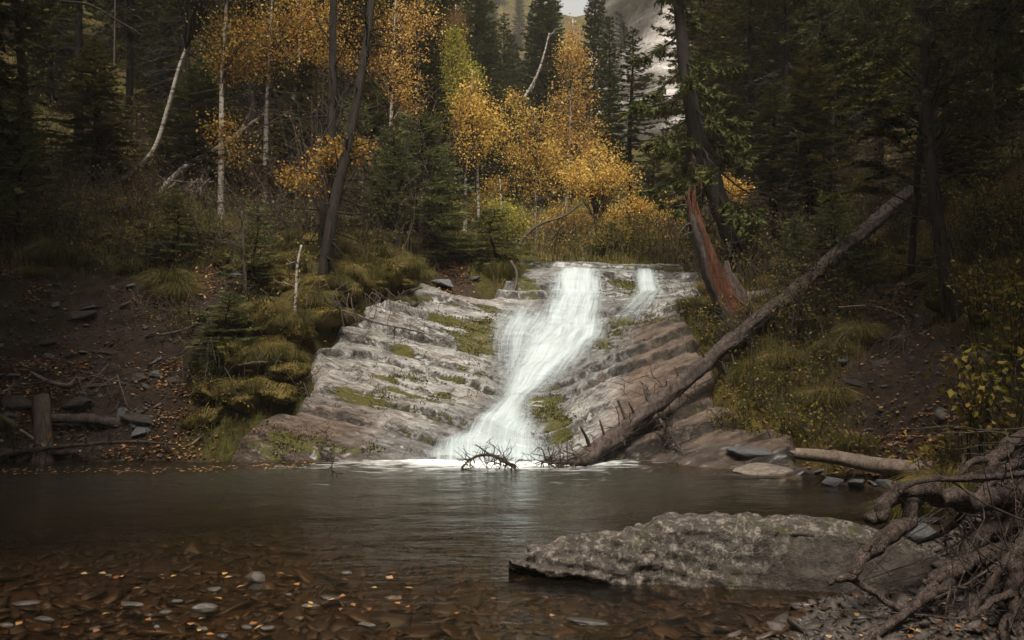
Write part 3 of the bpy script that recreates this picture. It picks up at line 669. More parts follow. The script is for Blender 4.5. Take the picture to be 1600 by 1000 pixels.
# ------------------------------------------------------------------ spruces
def spruce_meshes(seed, H=10.0, R=1.7, low=.1, step=.2, nb=5, droop=.35, thin=1.0, r0=.12, tw=.06, card=.05, mat=None, dead=.0, lean=0.0):
    R_ = np.random.RandomState(seed)
    tk = MB(); cb, cd, cs, cl, cw = [], [], [], [], []
    dd = MB()
    ph = R_.rand() * 9
    def axis(h): 
        f = h / H
        return np.array([lean * f * f * H * .3 + .04 * np.sin(f * 7 + ph), .04 * np.cos(f * 6 + ph * 2), h])
    hs_ = np.linspace(-.6, H, 26)
    tk.add(*tube(np.array([axis(h) for h in hs_]), r0 * (1 - np.clip(hs_ / H, 0, 1)) ** .85 + .006 + .05 * r0 / .13 * np.exp(-np.clip(hs_ + .0, 0, 9) / .25), 9, .12, seed))
    h = low * H
    az = R_.rand() * 6
    while h < H * .985:
        f = h / H
        prof = R * (min(1.0, (1 - f) / (1 - low)) ** .78) * (0.55 + .45 * sstep(low, low + .18, f))
        for k in range(nb):
            if R_.rand() > thin: continue
            az += 2.4 + R_.normal() * .35
            L = max(.14, prof * (R_.uniform(.62, 1.12)))
            o = axis(h + R_.uniform(-.09, .09))
            ca, sa = math.cos(az), math.sin(az)
            s = np.linspace(0, 1, 7)
            up0 = .45 * f - .05
            dz = L * (up0 * s - droop * (1 - .8 * f) * s ** 1.4 * 1.0 + .22 * s ** 3)
            sw = .08 * L * R_.normal() * s ** 2
            pts = np.stack([o[0] + ca * L * s - sa * sw, o[1] + sa * L * s + ca * sw, o[2] + dz], 1)
            tk.add(*tube(pts[::2], np.linspace(.008 + .010 * L, .003, 4), 3, cap=False))
            n = max(4, int(L / tw * 2))
            t = np.sort(R_.rand(n) ** .8 * .9 + .1); i = np.minimum((t * 6).astype(int), 5); fr = t * 6 - i
            p = pts[i] * (1 - fr)[:, None] + pts[i + 1] * fr[:, None]
            d = unit(pts[i + 1] - pts[i]); sd = unit(np.cross(d, [0, 0, 1.0]))
            sg = np.where(R_.rand(n) < .5, -1.0, 1.0)[:, None]
            td = unit(d * R_.uniform(.4, 1.0, (n, 1)) + sd * sg * R_.uniform(.5, 1.1, (n, 1)) + np.array([0, 0, -1.0]) * R_.uniform(.0, .55, (n, 1)) * (1 - .6 * f))
            ll = (.07 + .26 * L / 1.7 * (1 - t) ** .7 + .06) * R_.uniform(.6, 1.2, n)
            nr = unit(np.cross(td, d) + R_.normal(size=(n, 3)) * .35)
            ss = unit(np.cross(nr, td))
            cb.append(p); cd.append(td); cs.append(ss); cl.append(ll); cw.append(np.full(n, card))
            for q in (.35, .65):
                for g in (-1, 1):
                    m = R_.rand(n) < .7
                    d2 = unit(td + ss * g * .9 + nr * R_.normal(size=(n, 1)) * .3)[m]
                    cb.append((p + td * (ll * q)[:, None])[m]); cd.append(d2); cs.append(unit(np.cross(nr[m], d2))); cl.append((ll * .5 * (1.1 - q))[m] + .03); cw.append(np.full(m.sum(), card * .8))
        h += step * (1 - .45 * f) * R_.uniform(.8, 1.2)
    if dead > 0:
        h = .03 * H
        while h < dead * H:
            for k in range(4):
                az += 2.1 + R_.normal() * .4
                L = R_.uniform(.35, 1.0) * R * .85
                o = axis(h + R_.uniform(-.1, .1)); ca, sa = math.cos(az), math.sin(az)
                s = np.linspace(0, 1, 5)
                pts = np.stack([o[0] + ca * L * s, o[1] + sa * L * s, o[2] + L * (-.35 * s ** 1.3 + .1 * R_.normal() * s * s)], 1)
                ribbon_twig(dd, pts, .011)
                for _ in range(int(L / .09)):
                    t = R_.uniform(.2, 1); j = min(int(t * 4), 3)
                    b = pts[j] + (pts[j + 1] - pts[j]) * (t * 4 - j)
                    v = unit(np.array([ca, sa, 0]) * .7 + R_.normal(size=3) * .7 - np.array([0, 0, .35])) * R_.uniform(.1, .4)
                    ribbon_twig(dd, np.array([b, b + v * .5 + R_.normal(size=3) * .02, b + v]), .005)
            h += .22
    cb, cd, cs = np.concatenate(cb), np.concatenate(cd), np.concatenate(cs)
    V, Q = leaves(cb, cd, cs, np.concatenate(cl), np.concatenate(cw), .4)
    return (tk.mesh("trunk", M_BARK), make_mesh("crown", V, Q, False, mat or M_SPRUCE), dd.mesh("dead_branches", M_DARKTWIG) if dead > 0 else None)
def plant_tree(name, meshes, label, cat, loc, scale=1.0, rot=0.0, tilt=(0, 0), group=None, parts=("trunk", "crown", "dead_branches")):
    t = thing(name, label, cat, loc, group)
    t.rotation_euler = (tilt[0], tilt[1], rot)
    t.scale = scale if isinstance(scale, tuple) else (scale,) * 3
    for nm, me in zip(parts, meshes):
        if me is not None: link_mesh(nm, me, None, t)
    return t
SP_DENSE = [spruce_meshes(11, 11, 1.75, .05, .19, 6, .42), spruce_meshes(12, 11, 1.45, .08, .2, 5, .5), spruce_meshes(13, 12, 1.9, .12, .24, 5, .6, .85)]
SP_OLD = [spruce_meshes(21, 13, 1.7, .42, .26, 5, .6, .8, dead=.45), spruce_meshes(22, 13, 1.5, .34, .26, 5, .55, .75, dead=.38)]
SP_OLIVE = [spruce_meshes(31, 11, 1.8, .06, .22, 5, .5, .9, mat=M_OLIVE), spruce_meshes(32, 12, 1.6, .2, .24, 5, .6, .85, mat=M_OLIVE, dead=.22)]
SP_YOUNG = [spruce_meshes(41, 2.4, .75, .04, .14, 4, .15, .9, r0=.022, tw=.04, card=.016, mat=M_YOUNG), spruce_meshes(42, 2.0, .8, .03, .12, 5, .45, .9, r0=.02, tw=.036, card=.015, mat=M_YOUNG)]
def gpt(px, D):
    x = (px - 800) / F * D
    return np.array([x, D, float(on_ground(x, D)[0])])
def scale_to_top(p, top_py, H):
    return max(.2, (CAMH - (top_py - 500) / F * p[1] - p[2]) / H)

RS = np.random.RandomState(5)
# hand placed spruces: px, depth, top py, variant, width factor, label
for (px, D, top, ms, H, wf, lab) in [
    (745, 33, -60, SP_DENSE[0], 11, 1.5, "dark broad spruce left of the sky gap, behind the pale birch stems"),
    (805, 48, 55, SP_DENSE[1], 11, 1.6, "small far spruce standing in the notch of the valley left of the sky"),
    (838, 37, -30, SP_DENSE[0], 11, 1.5, "full dark green spruce just left of the golden pointed birch"),
    (866, 42, -24, SP_DENSE[1], 11, 1.2, "slim spruce whose tip borders the pale sky gap on its left"),
    (782, 40, 20, SP_DENSE[2], 12, 1.3, "thin spruce directly behind the bare leaning birch pole"),
    (928, 38, -60, SP_DENSE[0], 11, 1.0, "dark spruce between the sky gap and the pale cliff"),
    (946, 31, 22, SP_DENSE[1], 11, .95, "medium spruce standing in front of the left edge of the pale cliff"),
    (680, 20, 85, SP_DENSE[1], 11, 1.05, "small dark green spruce beside the yellow-green larch"),
    (985, 21, 45, SP_OLD[1], 13, .85, "thin open spruce in front of the pale cliff, gold leaves behind it"),
    (1020, 24, 240, SP_DENSE[2], 12, .9, "short spruce under the cliff behind the leaning spruce"),
    (652, 27, -40, SP_DENSE[2], 12, .9, "dark spruce behind the amber birch, left of centre"),
    (1135, 22, -160, SP_OLIVE[0], 11, 1.0, "olive spruce right behind the leaning spruce's trunk"),
    (1175, 20, -260, SP_OLIVE[1], 12, 1.0, "tall olive spruce with dead lower boughs right of the leaning spruce"),
    (1235, 18.5, -320, SP_OLD[0], 13, 1.0, "dark spruce with bare lower trunk over the mossy slope on the right"),
    (1300, 20, -300, SP_DENSE[2], 12, 1.0, "dark dense spruce behind the hanging olive boughs on the right"),
    (1205, 24, -220, SP_DENSE[0], 11, 1.0, "shadowy spruce filling the gap between two right bank trunks"),
    (1370, 17, -420, SP_OLIVE[1], 12, .9, "olive spruce with spread boughs above the top of the fallen trunk"),
    (545, 18.5, -260, SP_OLD[0], 13, .95, "dark spruce with bare brown lower branches left of the amber birch"),
    (610, 22, -200, SP_OLD[1], 13, 1.0, "brownish bare-stemmed spruce behind the misty bushy saplings"),
    (450, 19.5, -300, SP_OLD[0], 13, 1.0, "dark bare-stemmed spruce behind the orange birch crowns"),
    (395, 21, -260, SP_OLD[1], 13, 1.0, "dark spruce behind the broken birch pole leaning at the left"),
    (288, 19, -340, SP_OLD[0], 13, 1.0, "dark spruce directly behind the slanting white birch trunk"),
    (205, 20, -300, SP_OLD[1], 13, 1.05, "shadowed spruce trunk left of the slanting white birch"),
    (120, 18, -360, SP_OLD[0], 13, 1.05, "dark spruce with dead lower boughs on the far left slope"),
    (45, 16, -420, SP_OLD[1], 13, 1.0, "dark spruce nearest the left edge above the earth bank"),
    (-30, 14.5, -500, SP_DENSE[2], 12, 1.0, "dense dark spruce cut by the left edge of the picture"),
    (250, 23, -200, SP_DENSE[0], 11, 1.1, "dense spruce deep in the shade behind the slanting birch"),
    (345, 24, -180, SP_DENSE[1], 11, 1.1, "dense spruce in the shade behind the upright white birch"),
    (80, 22, -250, SP_DENSE[0], 11, 1.1, "dense shadowed spruce filling the upper left corner"),
    (470, 16.8, 90, SP_OLIVE[0], 11, 1.0, "olive-brown spruce under the orange crowns, behind the pale dead sapling"),
    (570, 17.3, 120, SP_OLD[1], 13, 1.0, "bare-boughed spruce between the dark leaning trunk and the amber birch"),
    (310, 17.5, 150, SP_DENSE[2], 12, 1.0, "short dark spruce behind the broken birch pole's upper half"),
    (150, 16.5, 60, SP_OLIVE[1], 12, 1.0, "olive spruce in the shade left of the slanting birch's foot"),
    (625, 18.5, 190, SP_OLIVE[0], 11, 1.1, "short olive spruce behind the row of grey-green saplings"),
    (0, 15.5, 100, SP_OLIVE[0], 11, 1.0, "olive spruce at the very left edge over the mossy hummocks"),
    (1265, 15.5, 60, SP_OLIVE[1], 12, .9, "olive spruce with drooping boughs right above the fallen trunk's middle"),
    (1210, 16.5, 130, SP_OLD[1], 13, .9, "sparse brown-twigged spruce just right of the leaning spruce's foot"),
    (1480, 14.5, 0, SP_OLIVE[0], 11, .9, "olive spruce behind the crooked dark trunk on the right slope"),
    (1560, 16, -60, SP_DENSE[2], 12, 1.0, "dark spruce in the upper right corner behind the long-needled pine"),
    (905, 46, 75, SP_DENSE[0], 11, 1.3, "short far spruce under the sky gap behind the golden pointed birch"),
    (770, 45, 35, SP_DENSE[0], 11, 1.2, "far spruce between the big dark spruce and the notch of the valley"),
    ]:
    p = gpt(px, D); s = scale_to_top(p, top, H)
    ws = s * wf if top > 0 or D > 24 else min(s * wf, 1.15 * wf)
    ws = max(ws, .75)
    plant_tree("spruce_tree", ms, lab, "tree", p, (ws, ws, s), RS.rand() * 6.28, (RS.normal() * .02, RS.normal() * .02))
# dense forest further up both slopes and round the head of the valley
def scatter(n, xr, yr, ok, mind, seed):
    R_ = np.random.RandomState(seed); out = []
    for _ in range(n * 40):
        if len(out) >= n: break
        x = R_.uniform(*xr); y = R_.uniform(*yr)
        if not ok(x, y): continue
        if any((x - q[0]) ** 2 + (y - q[1]) ** 2 < mind ** 2 for q in out): continue
        out.append((x, y))
    return out
ALLS = SP_DENSE + SP_OLD + SP_DENSE
def forest(pts, lab, grp, seed, sc=(.9, 1.35), pool=ALLS):
    R_ = np.random.RandomState(seed)
    for (x, y) in pts:
        ms = pool[R_.randint(len(pool))]
        s = R_.uniform(*sc)
        plant_tree("spruce_tree", ms, lab, "tree", (x, y, float(ground_z(x, y)[0]) - .1), (s * .95, s * .95, s), R_.rand() * 6.28, (R_.normal() * .02, R_.normal() * .02), grp)
def px_of(x, y): return 800 + F * x / y
forest(scatter(60, (-30, -2), (23, 48), lambda x, y: -150 < px_of(x, y) < 690 - (y > 34) * 10, 2.1, 1), "one of the dark spruces crowding the upper left slope behind the birches", "spruces crowding the upper left slope", 3)
forest(scatter(60, (2, 32), (22, 48), lambda x, y: 1090 < px_of(x, y) < 1750, 2.1, 2), "one of the dark spruces crowding the upper right slope", "spruces crowding the upper right slope", 4, pool=ALLS + SP_OLIVE * 2)
forest(scatter(80, (-26, 30), (62, 136), lambda x, y: not (868 < px_of(x, y) < 926) and 500 < px_of(x, y) < 1200, 3.0, 16), "one of the far hazy spruces on the slope closing the valley", "far hazy spruces closing the valley", 25, (.9, 1.2), SP_DENSE)
forest(scatter(14, (-9, 3.5), (46, 62), lambda x, y: 640 < px_of(x, y) < 880, 2.2, 6), "one of the distant spruces at the head of the valley", "distant spruces at the head of the valley", 5, (.62, .82), SP_DENSE)
# unseen trees added round and behind the viewpoint so their crowns shade the near banks
SHADE = []
for (x, y) in [(-7.6, 8.0), (-7.8, 4.5), (-6.8, 1.0), (-6.4, -3.0), (-5.2, -7.0), (-9.5, 6.3), (-9.4, 1.5), (-8.6, -5), (-8.4, 10.8), (-10.6, 11.5),
               (6.9, 7.0), (6.6, 3.2), (5.6, -1.0), (4.9, -5.0), (5.0, -9.0), (8.4, 5.0), (8.2, 0.5), (7.6, -4.5), (8.3, 9.8), (9.6, 8.0),
               (-3.4, -9.5), (2.9, -11), (-1.2, -12.5), (.9, -13.5), (-4, -13), (4.6, -14), (-6.2, -11), (1.9, -16), (-1.9, -17)]:
    SHADE.append((x, y))
forest(SHADE, "one of the tall unseen spruces added round the pool for shade", "unseen shade spruces round the near end of the pool", 8, (1.25, 1.55), [SP_DENSE[0], SP_DENSE[2], SP_DENSE[0]])

NODEAD = [(m[0], m[1], None) for m in SP_OLD]
forest([(-6.3, 5.5), (-6.0, 8.0), (-6.2, 2.6), (-6.9, 9.9), (5.7, 4.2), (6.0, 6.5), (-4.4, .6), (6.4, 8.6), (-4.6, -2.5), (3.4, -3.5), (4.9, 3.2), (5.4, 5.5), (-4.9, 3.4), (-5.3, 5.8)], "one of the unseen high-crowned spruces added to shade the banks and pool", "unseen high-crowned shade spruces over the pool", 18, (1.25, 1.5), NODEAD)  # out-of-view trees added to throw shade on the banks and foreground

# big leaning spruce on the right of the falls
def leaning_spruce():
    R_ = np.random.RandomState(77)
    t = thing("leaning_spruce", "large leaning spruce with drooping sparse boughs beside the broken red stump", "tree", P(1168, 432, 15.3))
    o = np.array(t.location)
    ctrl = [P(1172, 450, 15.3), P(1150, 385, 15.35), P(1122, 310, 15.4), P(1098, 240, 15.5), P(1080, 165, 15.6), P(1068, 90, 15.7), P(1060, 0, 15.8), P(1052, -120, 15.9), P(1045, -260, 16)]
    path = resample(ctrl, 60) - o
    tk = MB(); tk.add(*tube(path, np.interp(np.linspace(0, 1, 60), [0, .1, .3, 1], [.24, .19, .165, .05]), 14, .16, 3))
    cr, dd = MB(), MB()
    for k in range(95):
        f = R_.uniform(.13, 1); i = min(int(f * 59), 58); b = path[i]
        az = R_.uniform(0, 6.283)
        if f > .5 and math.cos(az) < .1 and R_.rand() < .6: continue
        alive = f > .45 or R_.rand() < .5
        L = (1.7 * (1 - f * .55)) * R_.uniform(.55, 1.15) if f > .3 else R_.uniform(.5, 1.4)
        s = np.linspace(0, 1, 8)
        dz = L * (-.75 * s ** 1.15 * R_.uniform(.55, 1.1) + .22 * s ** 3)
        pts = b + np.stack([math.cos(az) * L * s * .85, math.sin(az) * L * s * .85, dz], 1) + np.cumsum(R_.normal(size=(8, 3)) * .012 * L, 0)
        (tk if alive else dd).add(*tube(pts, np.linspace(.009 + .009 * L, .003, 8), 4, cap=False))
        n = int(L * (42 if alive else 9))
        tt = R_.uniform(.22 if alive else .1, 1, n) ** .8; j = np.minimum((tt * 7).astype(int), 6); fr = (tt * 7 - j)[:, None]
        p = pts[j] * (1 - fr) + pts[j + 1] * fr; d = unit(pts[j + 1] - pts[j])
        td = unit(d * .7 + R_.normal(size=(n, 3)) * .55 + np.array([0, 0, -.5]))
        ll = R_.uniform(.08, .3, n) * (1.15 - tt * .5)
        if alive:
            sd = unit(np.cross(td, R_.normal(size=(n, 3))))
            cr.add(*leaves(p, td, sd, ll, .05, .4))
            for q in (.2, .4, .6, .8):
                for g in (-1, 1):
                    d2 = unit(td + sd * g * .9 + R_.normal(size=(n, 3)) * .2)
                    cr.add(*leaves(p + td * (ll * q)[:, None], d2, unit(np.cross(d2, R_.normal(size=(n, 3)))), ll * .38 + .02, .03, .4))
        else:
            for a0, v, l_ in zip(p, td, ll): ribbon_twig(dd, np.array([a0, a0 + v * l_]), .005)
    tk.build("trunk", M_BARK, t); cr.build("crown", M_SPRUCE, t, False); dd.build("dead_branches", M_DARKTWIG, t)
leaning_spruce()

def hitD(px, py, d0=8.0, d1=45.0):
    """depth at which the sight line through a photo pixel meets the ground"""
    D = np.arange(d0, d1, .05); g = ground_z((px - 800) / F * D, D); z = CAMH - (py - 500) / F * D
    k = np.nonzero(z <= g)[0]
    return float(D[k[0]]) if len(k) else None
SLD = hitD(172, 296) or 15.0
# ------------------------------------------------------------------ broadleaved trees
def broadleaf(name, label, cat, ctrl, r0, clumps, leafmat, barkmat, nleaf, lsize=.045, seed=0, limb_from=.25, spread=.13, multi=None, rough=.06):
    """ctrl: trunk points (world); clumps: (px,py,D,rx,ry,rz,weight) volumes that the leaves fill"""
    R_ = np.random.RandomState(seed)
    o = np.array(ctrl[0]); t = thing(name, label, cat, o)
    path = resample(ctrl, 40) - o
    rad = np.linspace(1, .22, 40) * r0; rad[0] *= 1.35; rad[1] *= 1.12
    tk = MB(); tk.add(*tube(path, rad, 9, rough, seed, ns=2))
    for (c2, rr) in (multi or []):
        q = resample(c2, 30) - o; tk.add(*tube(q, np.linspace(rr, rr * .3, 30), 7, rough, seed + 1))
    bm = MB(); lp, ld = [], []
    W = np.array([c[6] for c in clumps], float); W /= W.sum()
    ntw = max(20, int(nleaf * 1.35) // 26)
    for k in range(ntw):
        c = clumps[R_.choice(len(clumps), p=W)]
        cen = P(c[0], c[1], c[2]) - o
        v = R_.normal(size=3); v = v / np.linalg.norm(v) * R_.rand() ** .42
        e = cen + v * np.array([c[3], c[4], c[5]])
        # origin on the trunk below the end
        dz = path[:, 2] - (e[2] - .45 * np.linalg.norm(e - cen) - .35 - .3 * np.hypot(*(path[:, :2] - e[:2]).T))
        i = int(np.argmin(np.abs(dz))); i = max(i, int(limb_from * 39)); i = min(i, 37)
        b = path[i]
        mid = (b + e) / 2 + np.array([0, 0, .12 * np.linalg.norm(e - b)]) + R_.normal(size=3) * .06
        pts = resample([b, mid, e], 7)
        if k % 2 == 0: bm.add(*tube(pts, np.linspace(.014 if k % 6 == 0 else .008, .003, 7), 3, cap=False))
        m = 26
        cl = e + R_.normal(size=(m, 3)) * np.array([spread, spread, spread * .8])
        tb = R_.rand(m) < .35
        tt = R_.uniform(.45, 1, m) * 6; j = np.minimum(tt.astype(int), 5)
        along = pts[j] + (pts[j + 1] - pts[j]) * (tt - j)[:, None] + R_.normal(size=(m, 3)) * .07
        lp.append(np.where(tb[:, None], along, cl))
    lp = np.concatenate(lp); n = len(lp)
    d = unit(R_.normal(size=(n, 3)) * .8 + np.array([0, 0, -.7])); s = unit(np.cross(d, R_.normal(size=(n, 3))))
    L = lsize * .80 * np.exp(R_.normal(size=n) * .28)
    tk.build("trunk", barkmat, t); bm.build("branches", M_DARKTWIG, t)
    V, Q = leaves(lp, d, s, L, L * .8, .42, .12)
    link_mesh("crown", make_mesh("crown", V, Q, False, leafmat), None, t)
    return t
def trunk_px(pts, D, D2=None):
    D2 = D if D2 is None else D2
    return [P(px, py, D + (D2 - D) * k / max(1, len(pts) - 1)) for k, (px, py) in enumerate(pts)]
def based(pts, D, D2=None):
    """trunk control points whose foot is pushed into the ground"""
    q = trunk_px(pts, D, D2)
    g = ground_z(q[0][0], q[0][1])[0]
    foot = np.array([q[0][0], q[0][1], min(g - .15, q[0][2])])
    return [foot] + q[1:] if q[1][2] > foot[2] + .2 else [foot] + q[2:]
broadleaf("birch_tree", "tall golden birch with a pointed narrow crown below the sky gap", "tree", based([(876, 400), (884, 330), (889, 240), (893, 140), (895, 30)], 24), .08,
          [(895, 60, 24, .22, .25, .45, .6), (893, 95, 24, .55, .5, .5, 1.1), (895, 145, 24, .65, .6, .55, 1.2), (893, 200, 24, .95, .8, .7, 2.2), (898, 250, 24, 1.2, 1.0, .6, 2.0), (870, 265, 24, .6, .6, .5, .8)], M_AMBER, M_BIRCH, 7500, .06, 101)
broadleaf("birch_tree", "two-stemmed pale birch with a rounded golden crown left of the falls", "tree", based([(726, 360), (728, 280), (733, 210), (738, 110)], 20), .05,
          [(738, 140, 20, .35, .4, .45, 1), (722, 185, 20, .5, .5, .5, 1.4), (752, 180, 20, .55, .5, .45, 1.4), (735, 225, 20, .7, .6, .45, 1.4), (778, 200, 20.5, .35, .4, .3, .5)], M_GOLD, M_BIRCH, 4800, .052, 102,
          multi=[([P(748, 345, 20.2), P(746, 270, 20.2), P(747, 200, 20.2), P(750, 150, 20.2)], .04)])
broadleaf("birch_tree", "young golden birch with thin white stem directly above the falls", "tree", based([(838, 400), (837, 330), (838, 250), (835, 170)], 21), .04,
          [(835, 195, 21, .45, .5, .45, 1), (815, 240, 21, .6, .5, .5, 1.2), (858, 245, 21, .6, .5, .5, 1.3), (830, 285, 21, .6, .5, .35, .9), (800, 150, 22, .3, .3, .3, .5), (795, 175, 22, .3, .3, .5, .5)], M_GOLD, M_BIRCH, 4000, .052, 103)
broadleaf("birch_tree", "low bright yellow birch spreading over the lip of the falls", "tree", based([(936, 400), (930, 340), (925, 290), (928, 250)], 19), .045,
          [(925, 285, 19, .75, .6, .3, 1.6), (955, 275, 19, .6, .5, .25, 1.0), (898, 265, 19.3, .4, .4, .35, .7), (940, 240, 19.5, .5, .5, .35, .8)], M_GOLD, M_DARKTWIG, 4200, .05, 104)
broadleaf("birch_tree", "pinkish birch top rising behind the yellow-green larch", "tree", based([(712, 350), (712, 180), (712, 70), (712, 8)], 27), .07,
          [(712, 35, 27, .35, .4, .45, 1), (706, 70, 27, .5, .5, .45, 1), (714, 105, 27, .5, .5, .5, 1)], M_DULL, M_BIRCH, 5000, .06, 105)
broadleaf("larch_tree", "bright yellow-green larch left of the big dark spruce", "tree", based([(718, 350), (716, 230), (714, 120), (710, 40)], 23), .07,
          [(711, 60, 23, .18, .2, .35, .5), (712, 95, 23, .4, .4, .5, 1.2), (722, 125, 23, .5, .5, .5, 1.4), (712, 165, 23, .65, .6, .5, 1.6), (725, 120, 23, .5, .4, .25, .6)], M_LIME, M_BARK, 8500, .05, 106)
broadleaf("birch_tree", "amber birch with broad crown right of the dark leaning trunk", "tree", based([(610, 330), (612, 240), (612, 160), (615, 60), (622, -60)], 19), .055,
          [(600, 105, 19, .7, .6, .6, 1.8), (630, 135, 19, .5, .5, .5, 1), (625, 60, 19, .7, .6, .6, 1.2), (650, 25, 19.5, .7, .6, .6, 1.2), (590, 30, 19, .6, .6, .6, .8), (635, 170, 19.3, .35, .4, .2, .5)], M_AMBER, M_BIRCH, 4800, .05, 107, limb_from=.3)
broadleaf("birch_tree", "orange birch with white stem rising behind the leaning dark trunk's left side", "tree", based([(412, 330), (415, 240), (417, 150), (422, 60), (430, -80)], 16.5), .06,
          [(440, 45, 16.5, .8, .7, .5, 1.8), (405, 80, 16.5, .7, .7, .4, 1.4), (480, 30, 16.5, .6, .6, .4, 1.1), (380, 100, 16.5, .5, .5, .3, .8), (450, 95, 16.3, .7, .6, .25, 1), (430, -40, 16.5, 1, .8, .5, 1)], M_ORANGE, M_BIRCH, 3800, .05, 108, limb_from=.35, spread=.2)
broadleaf("birch_tree", "upright white birch with a mottled trunk left of the orange crowns", "tree", based([(345, 320), (346, 220), (347, 120), (353, 20), (358, -120)], 15.5), .062,
          [(362, 95, 15.5, .4, .5, .25, 1.0), (370, 50, 15.5, .6, .6, .4, 1.3), (350, 200, 15.3, .28, .3, .13, .4), (360, 240, 15.2, .3, .3, .12, .4), (350, -60, 15.5, .9, .8, .5, 1)], M_ORANGE, M_BIRCH, 2800, .05, 109, limb_from=.3, spread=.2)
broadleaf("birch_tree", "slender white birch with a bent stem among orange leaves", "tree", based([(444, 260), (455, 180), (466, 110), (470, 20), (478, -80)], 17.5), .05,
          [(520, 30, 17.5, .7, .6, .4, 1.4), (500, 85, 17.5, .6, .6, .3, 1.0), (545, 90, 17.5, .5, .5, .3, .8), (470, -30, 17.5, .9, .8, .5, 1)], M_ORANGE, M_BIRCH, 3200, .05, 110, limb_from=.4, spread=.2)
broadleaf("birch_tree", "slanting white birch trunk curving up across the dark left slope", "tree", [P(150, 318, SLD), P(172, 292, SLD), P(205, 270, SLD), P(240, 235, SLD), P(262, 170, SLD), P(280, 105, SLD), P(300, 55, SLD), P(328, -10, SLD), P(350, -120, SLD)], .065,
          [(350, -90, 15, .9, .8, .5, 1), (400, -120, 15, .7, .6, .35, .6)], M_DULL, M_BIRCH, 2500, .042, 111, limb_from=.7)
broadleaf("orange_shrub", "small orange-leaved shrub in front of the dark leaning trunk", "shrub", based([(520, 330), (515, 290), (520, 240)], 12.6), .018,
          [(540, 235, 12.6, .32, .3, .13, 1.2), (470, 275, 12.6, .3, .3, .13, 1.2), (510, 250, 12.6, .3, .3, .15, .6), (560, 225, 12.6, .25, .2, .1, .4)], M_ORANGE, M_DARKTWIG, 1500, .05, 112, .1, .1)
broadleaf("golden_shrub", "low golden shrub glowing behind the leaning spruce's base", "shrub", based([(1140, 345), (1142, 310), (1145, 285)], 18.5), .02,
          [(1145, 300, 18.5, .35, .3, .25, 1), (1120, 290, 19, .3, .3, .25, .7)], M_GOLD, M_DARKTWIG, 2200, .05, 113, .1, .12)
broadleaf("golden_shrub", "yellow-green shrub at the left lip of the falls", "shrub", based([(790, 400), (792, 360), (795, 330)], 18), .02,
          [(800, 350, 18, .4, .4, .3, 1), (785, 330, 18.5, .4, .4, .25, .8)], M_LIME, M_DARKTWIG, 3000, .045, 114, .1, .12)
broadleaf("golden_shrub", "pale gold bush between the two birch stems at the head of the gully", "shrub", based([(755, 380), (757, 340), (760, 300)], 21), .02,
          [(760, 320, 21, .45, .4, .35, 1), (730, 330, 21.5, .4, .4, .25, .8), (775, 290, 21.5, .4, .4, .3, .6)], M_GOLD, M_DARKTWIG, 2400, .05, 116, .1, .12)
broadleaf("golden_shrub", "golden bush right behind the lip of the falls under the low bright birch", "shrub", based([(880, 395), (880, 350), (885, 320)], 20), .02,
          [(885, 335, 20, .5, .4, .3, 1), (860, 350, 20.5, .4, .4, .25, .8), (915, 350, 20.5, .4, .4, .25, .7)], M_GOLD, M_DARKTWIG, 2600, .05, 117, .1, .12)
broadleaf("golden_shrub", "golden bush at the right behind the thin open spruce", "shrub", based([(1000, 385), (1000, 330), (1005, 300)], 20.5), .02,
          [(1000, 320, 20.5, .45, .4, .35, 1), (960, 335, 20.5, .4, .4, .25, .8), (1040, 335, 20.5, .4, .4, .25, .7)], M_GOLD, M_DARKTWIG, 2600, .05, 118, .1, .12)
broadleaf("golden_shrub", "olive-gold thicket behind the lip of the falls, under the birches", "shrub", based([(975, 400), (978, 375), (980, 350)], 18.5), .02,
          [(985, 365, 18.5, .5, .4, .3, 1), (945, 375, 18.5, .5, .4, .2, .8), (1030, 375, 18.5, .5, .4, .25, .8), (900, 385, 19, .5, .4, .15, .5)], M_SHRUB, M_DARKTWIG, 3500, .045, 115, .1, .15)
# bare poles
def pole(name, label, cat, pts, r, mat, seed=0, twigs=0, taper=.35, part="trunk", sides=9, rough=.07, foot=False, tl=(.15, .5)):
    R_ = np.random.RandomState(seed + 900)
    if foot:
        px, py = 800 + pts[0][0] / pts[0][1] * F, 500 - (pts[0][2] - CAMH) / pts[0][1] * F
        D = hitD(px, py)
        if D is not None:
            dD = D - pts[0][1]
            pts = [P(800 + q[0] / q[1] * F, 500 - (q[2] - CAMH) / q[1] * F, q[1] + dD) for q in pts]; pts[0] = pts[0] - np.array([0, 0, .15])
    o = np.array(pts[0]); t = thing(name, label, cat, o)
    path = resample(pts, max(24, 8 * len(pts))) - o; n = len(path)
    mb = MB(); mb.add(*tube(path, r * np.linspace(1, taper, n), sides, rough, seed)); mb.build(part, mat, t)
    if twigs:
        tb = MB()
        for k in range(twigs):
            if twigs <= 8: tb = MB()
            i = R_.randint(n // 6, n); b = path[i]; ax = unit(path[min(i + 1, n - 1)] - path[i - 1])
            v = unit(R_.normal(size=3) + ax * .4) * R_.uniform(*tl)
            q = resample([b, b + v * .5 + R_.normal(size=3) * .04, b + v + R_.normal(size=3) * .05], 6)
            tb.add(*tube(q, np.linspace(max(.004, r * .16), .0025, 6), 4, cap=False))
            for _ in range(2):
                e = q[R_.randint(2, 6)]; tb.add(*tube(np.array([e, e + unit(R_.normal(size=3) + unit(v)) * R_.uniform(.08, .22)]), [.0035, .002], 3, cap=False))
            if twigs <= 8: tb.build("twig", mat, t)
        if twigs > 8: tb.build("twigs", mat, t)
    return t
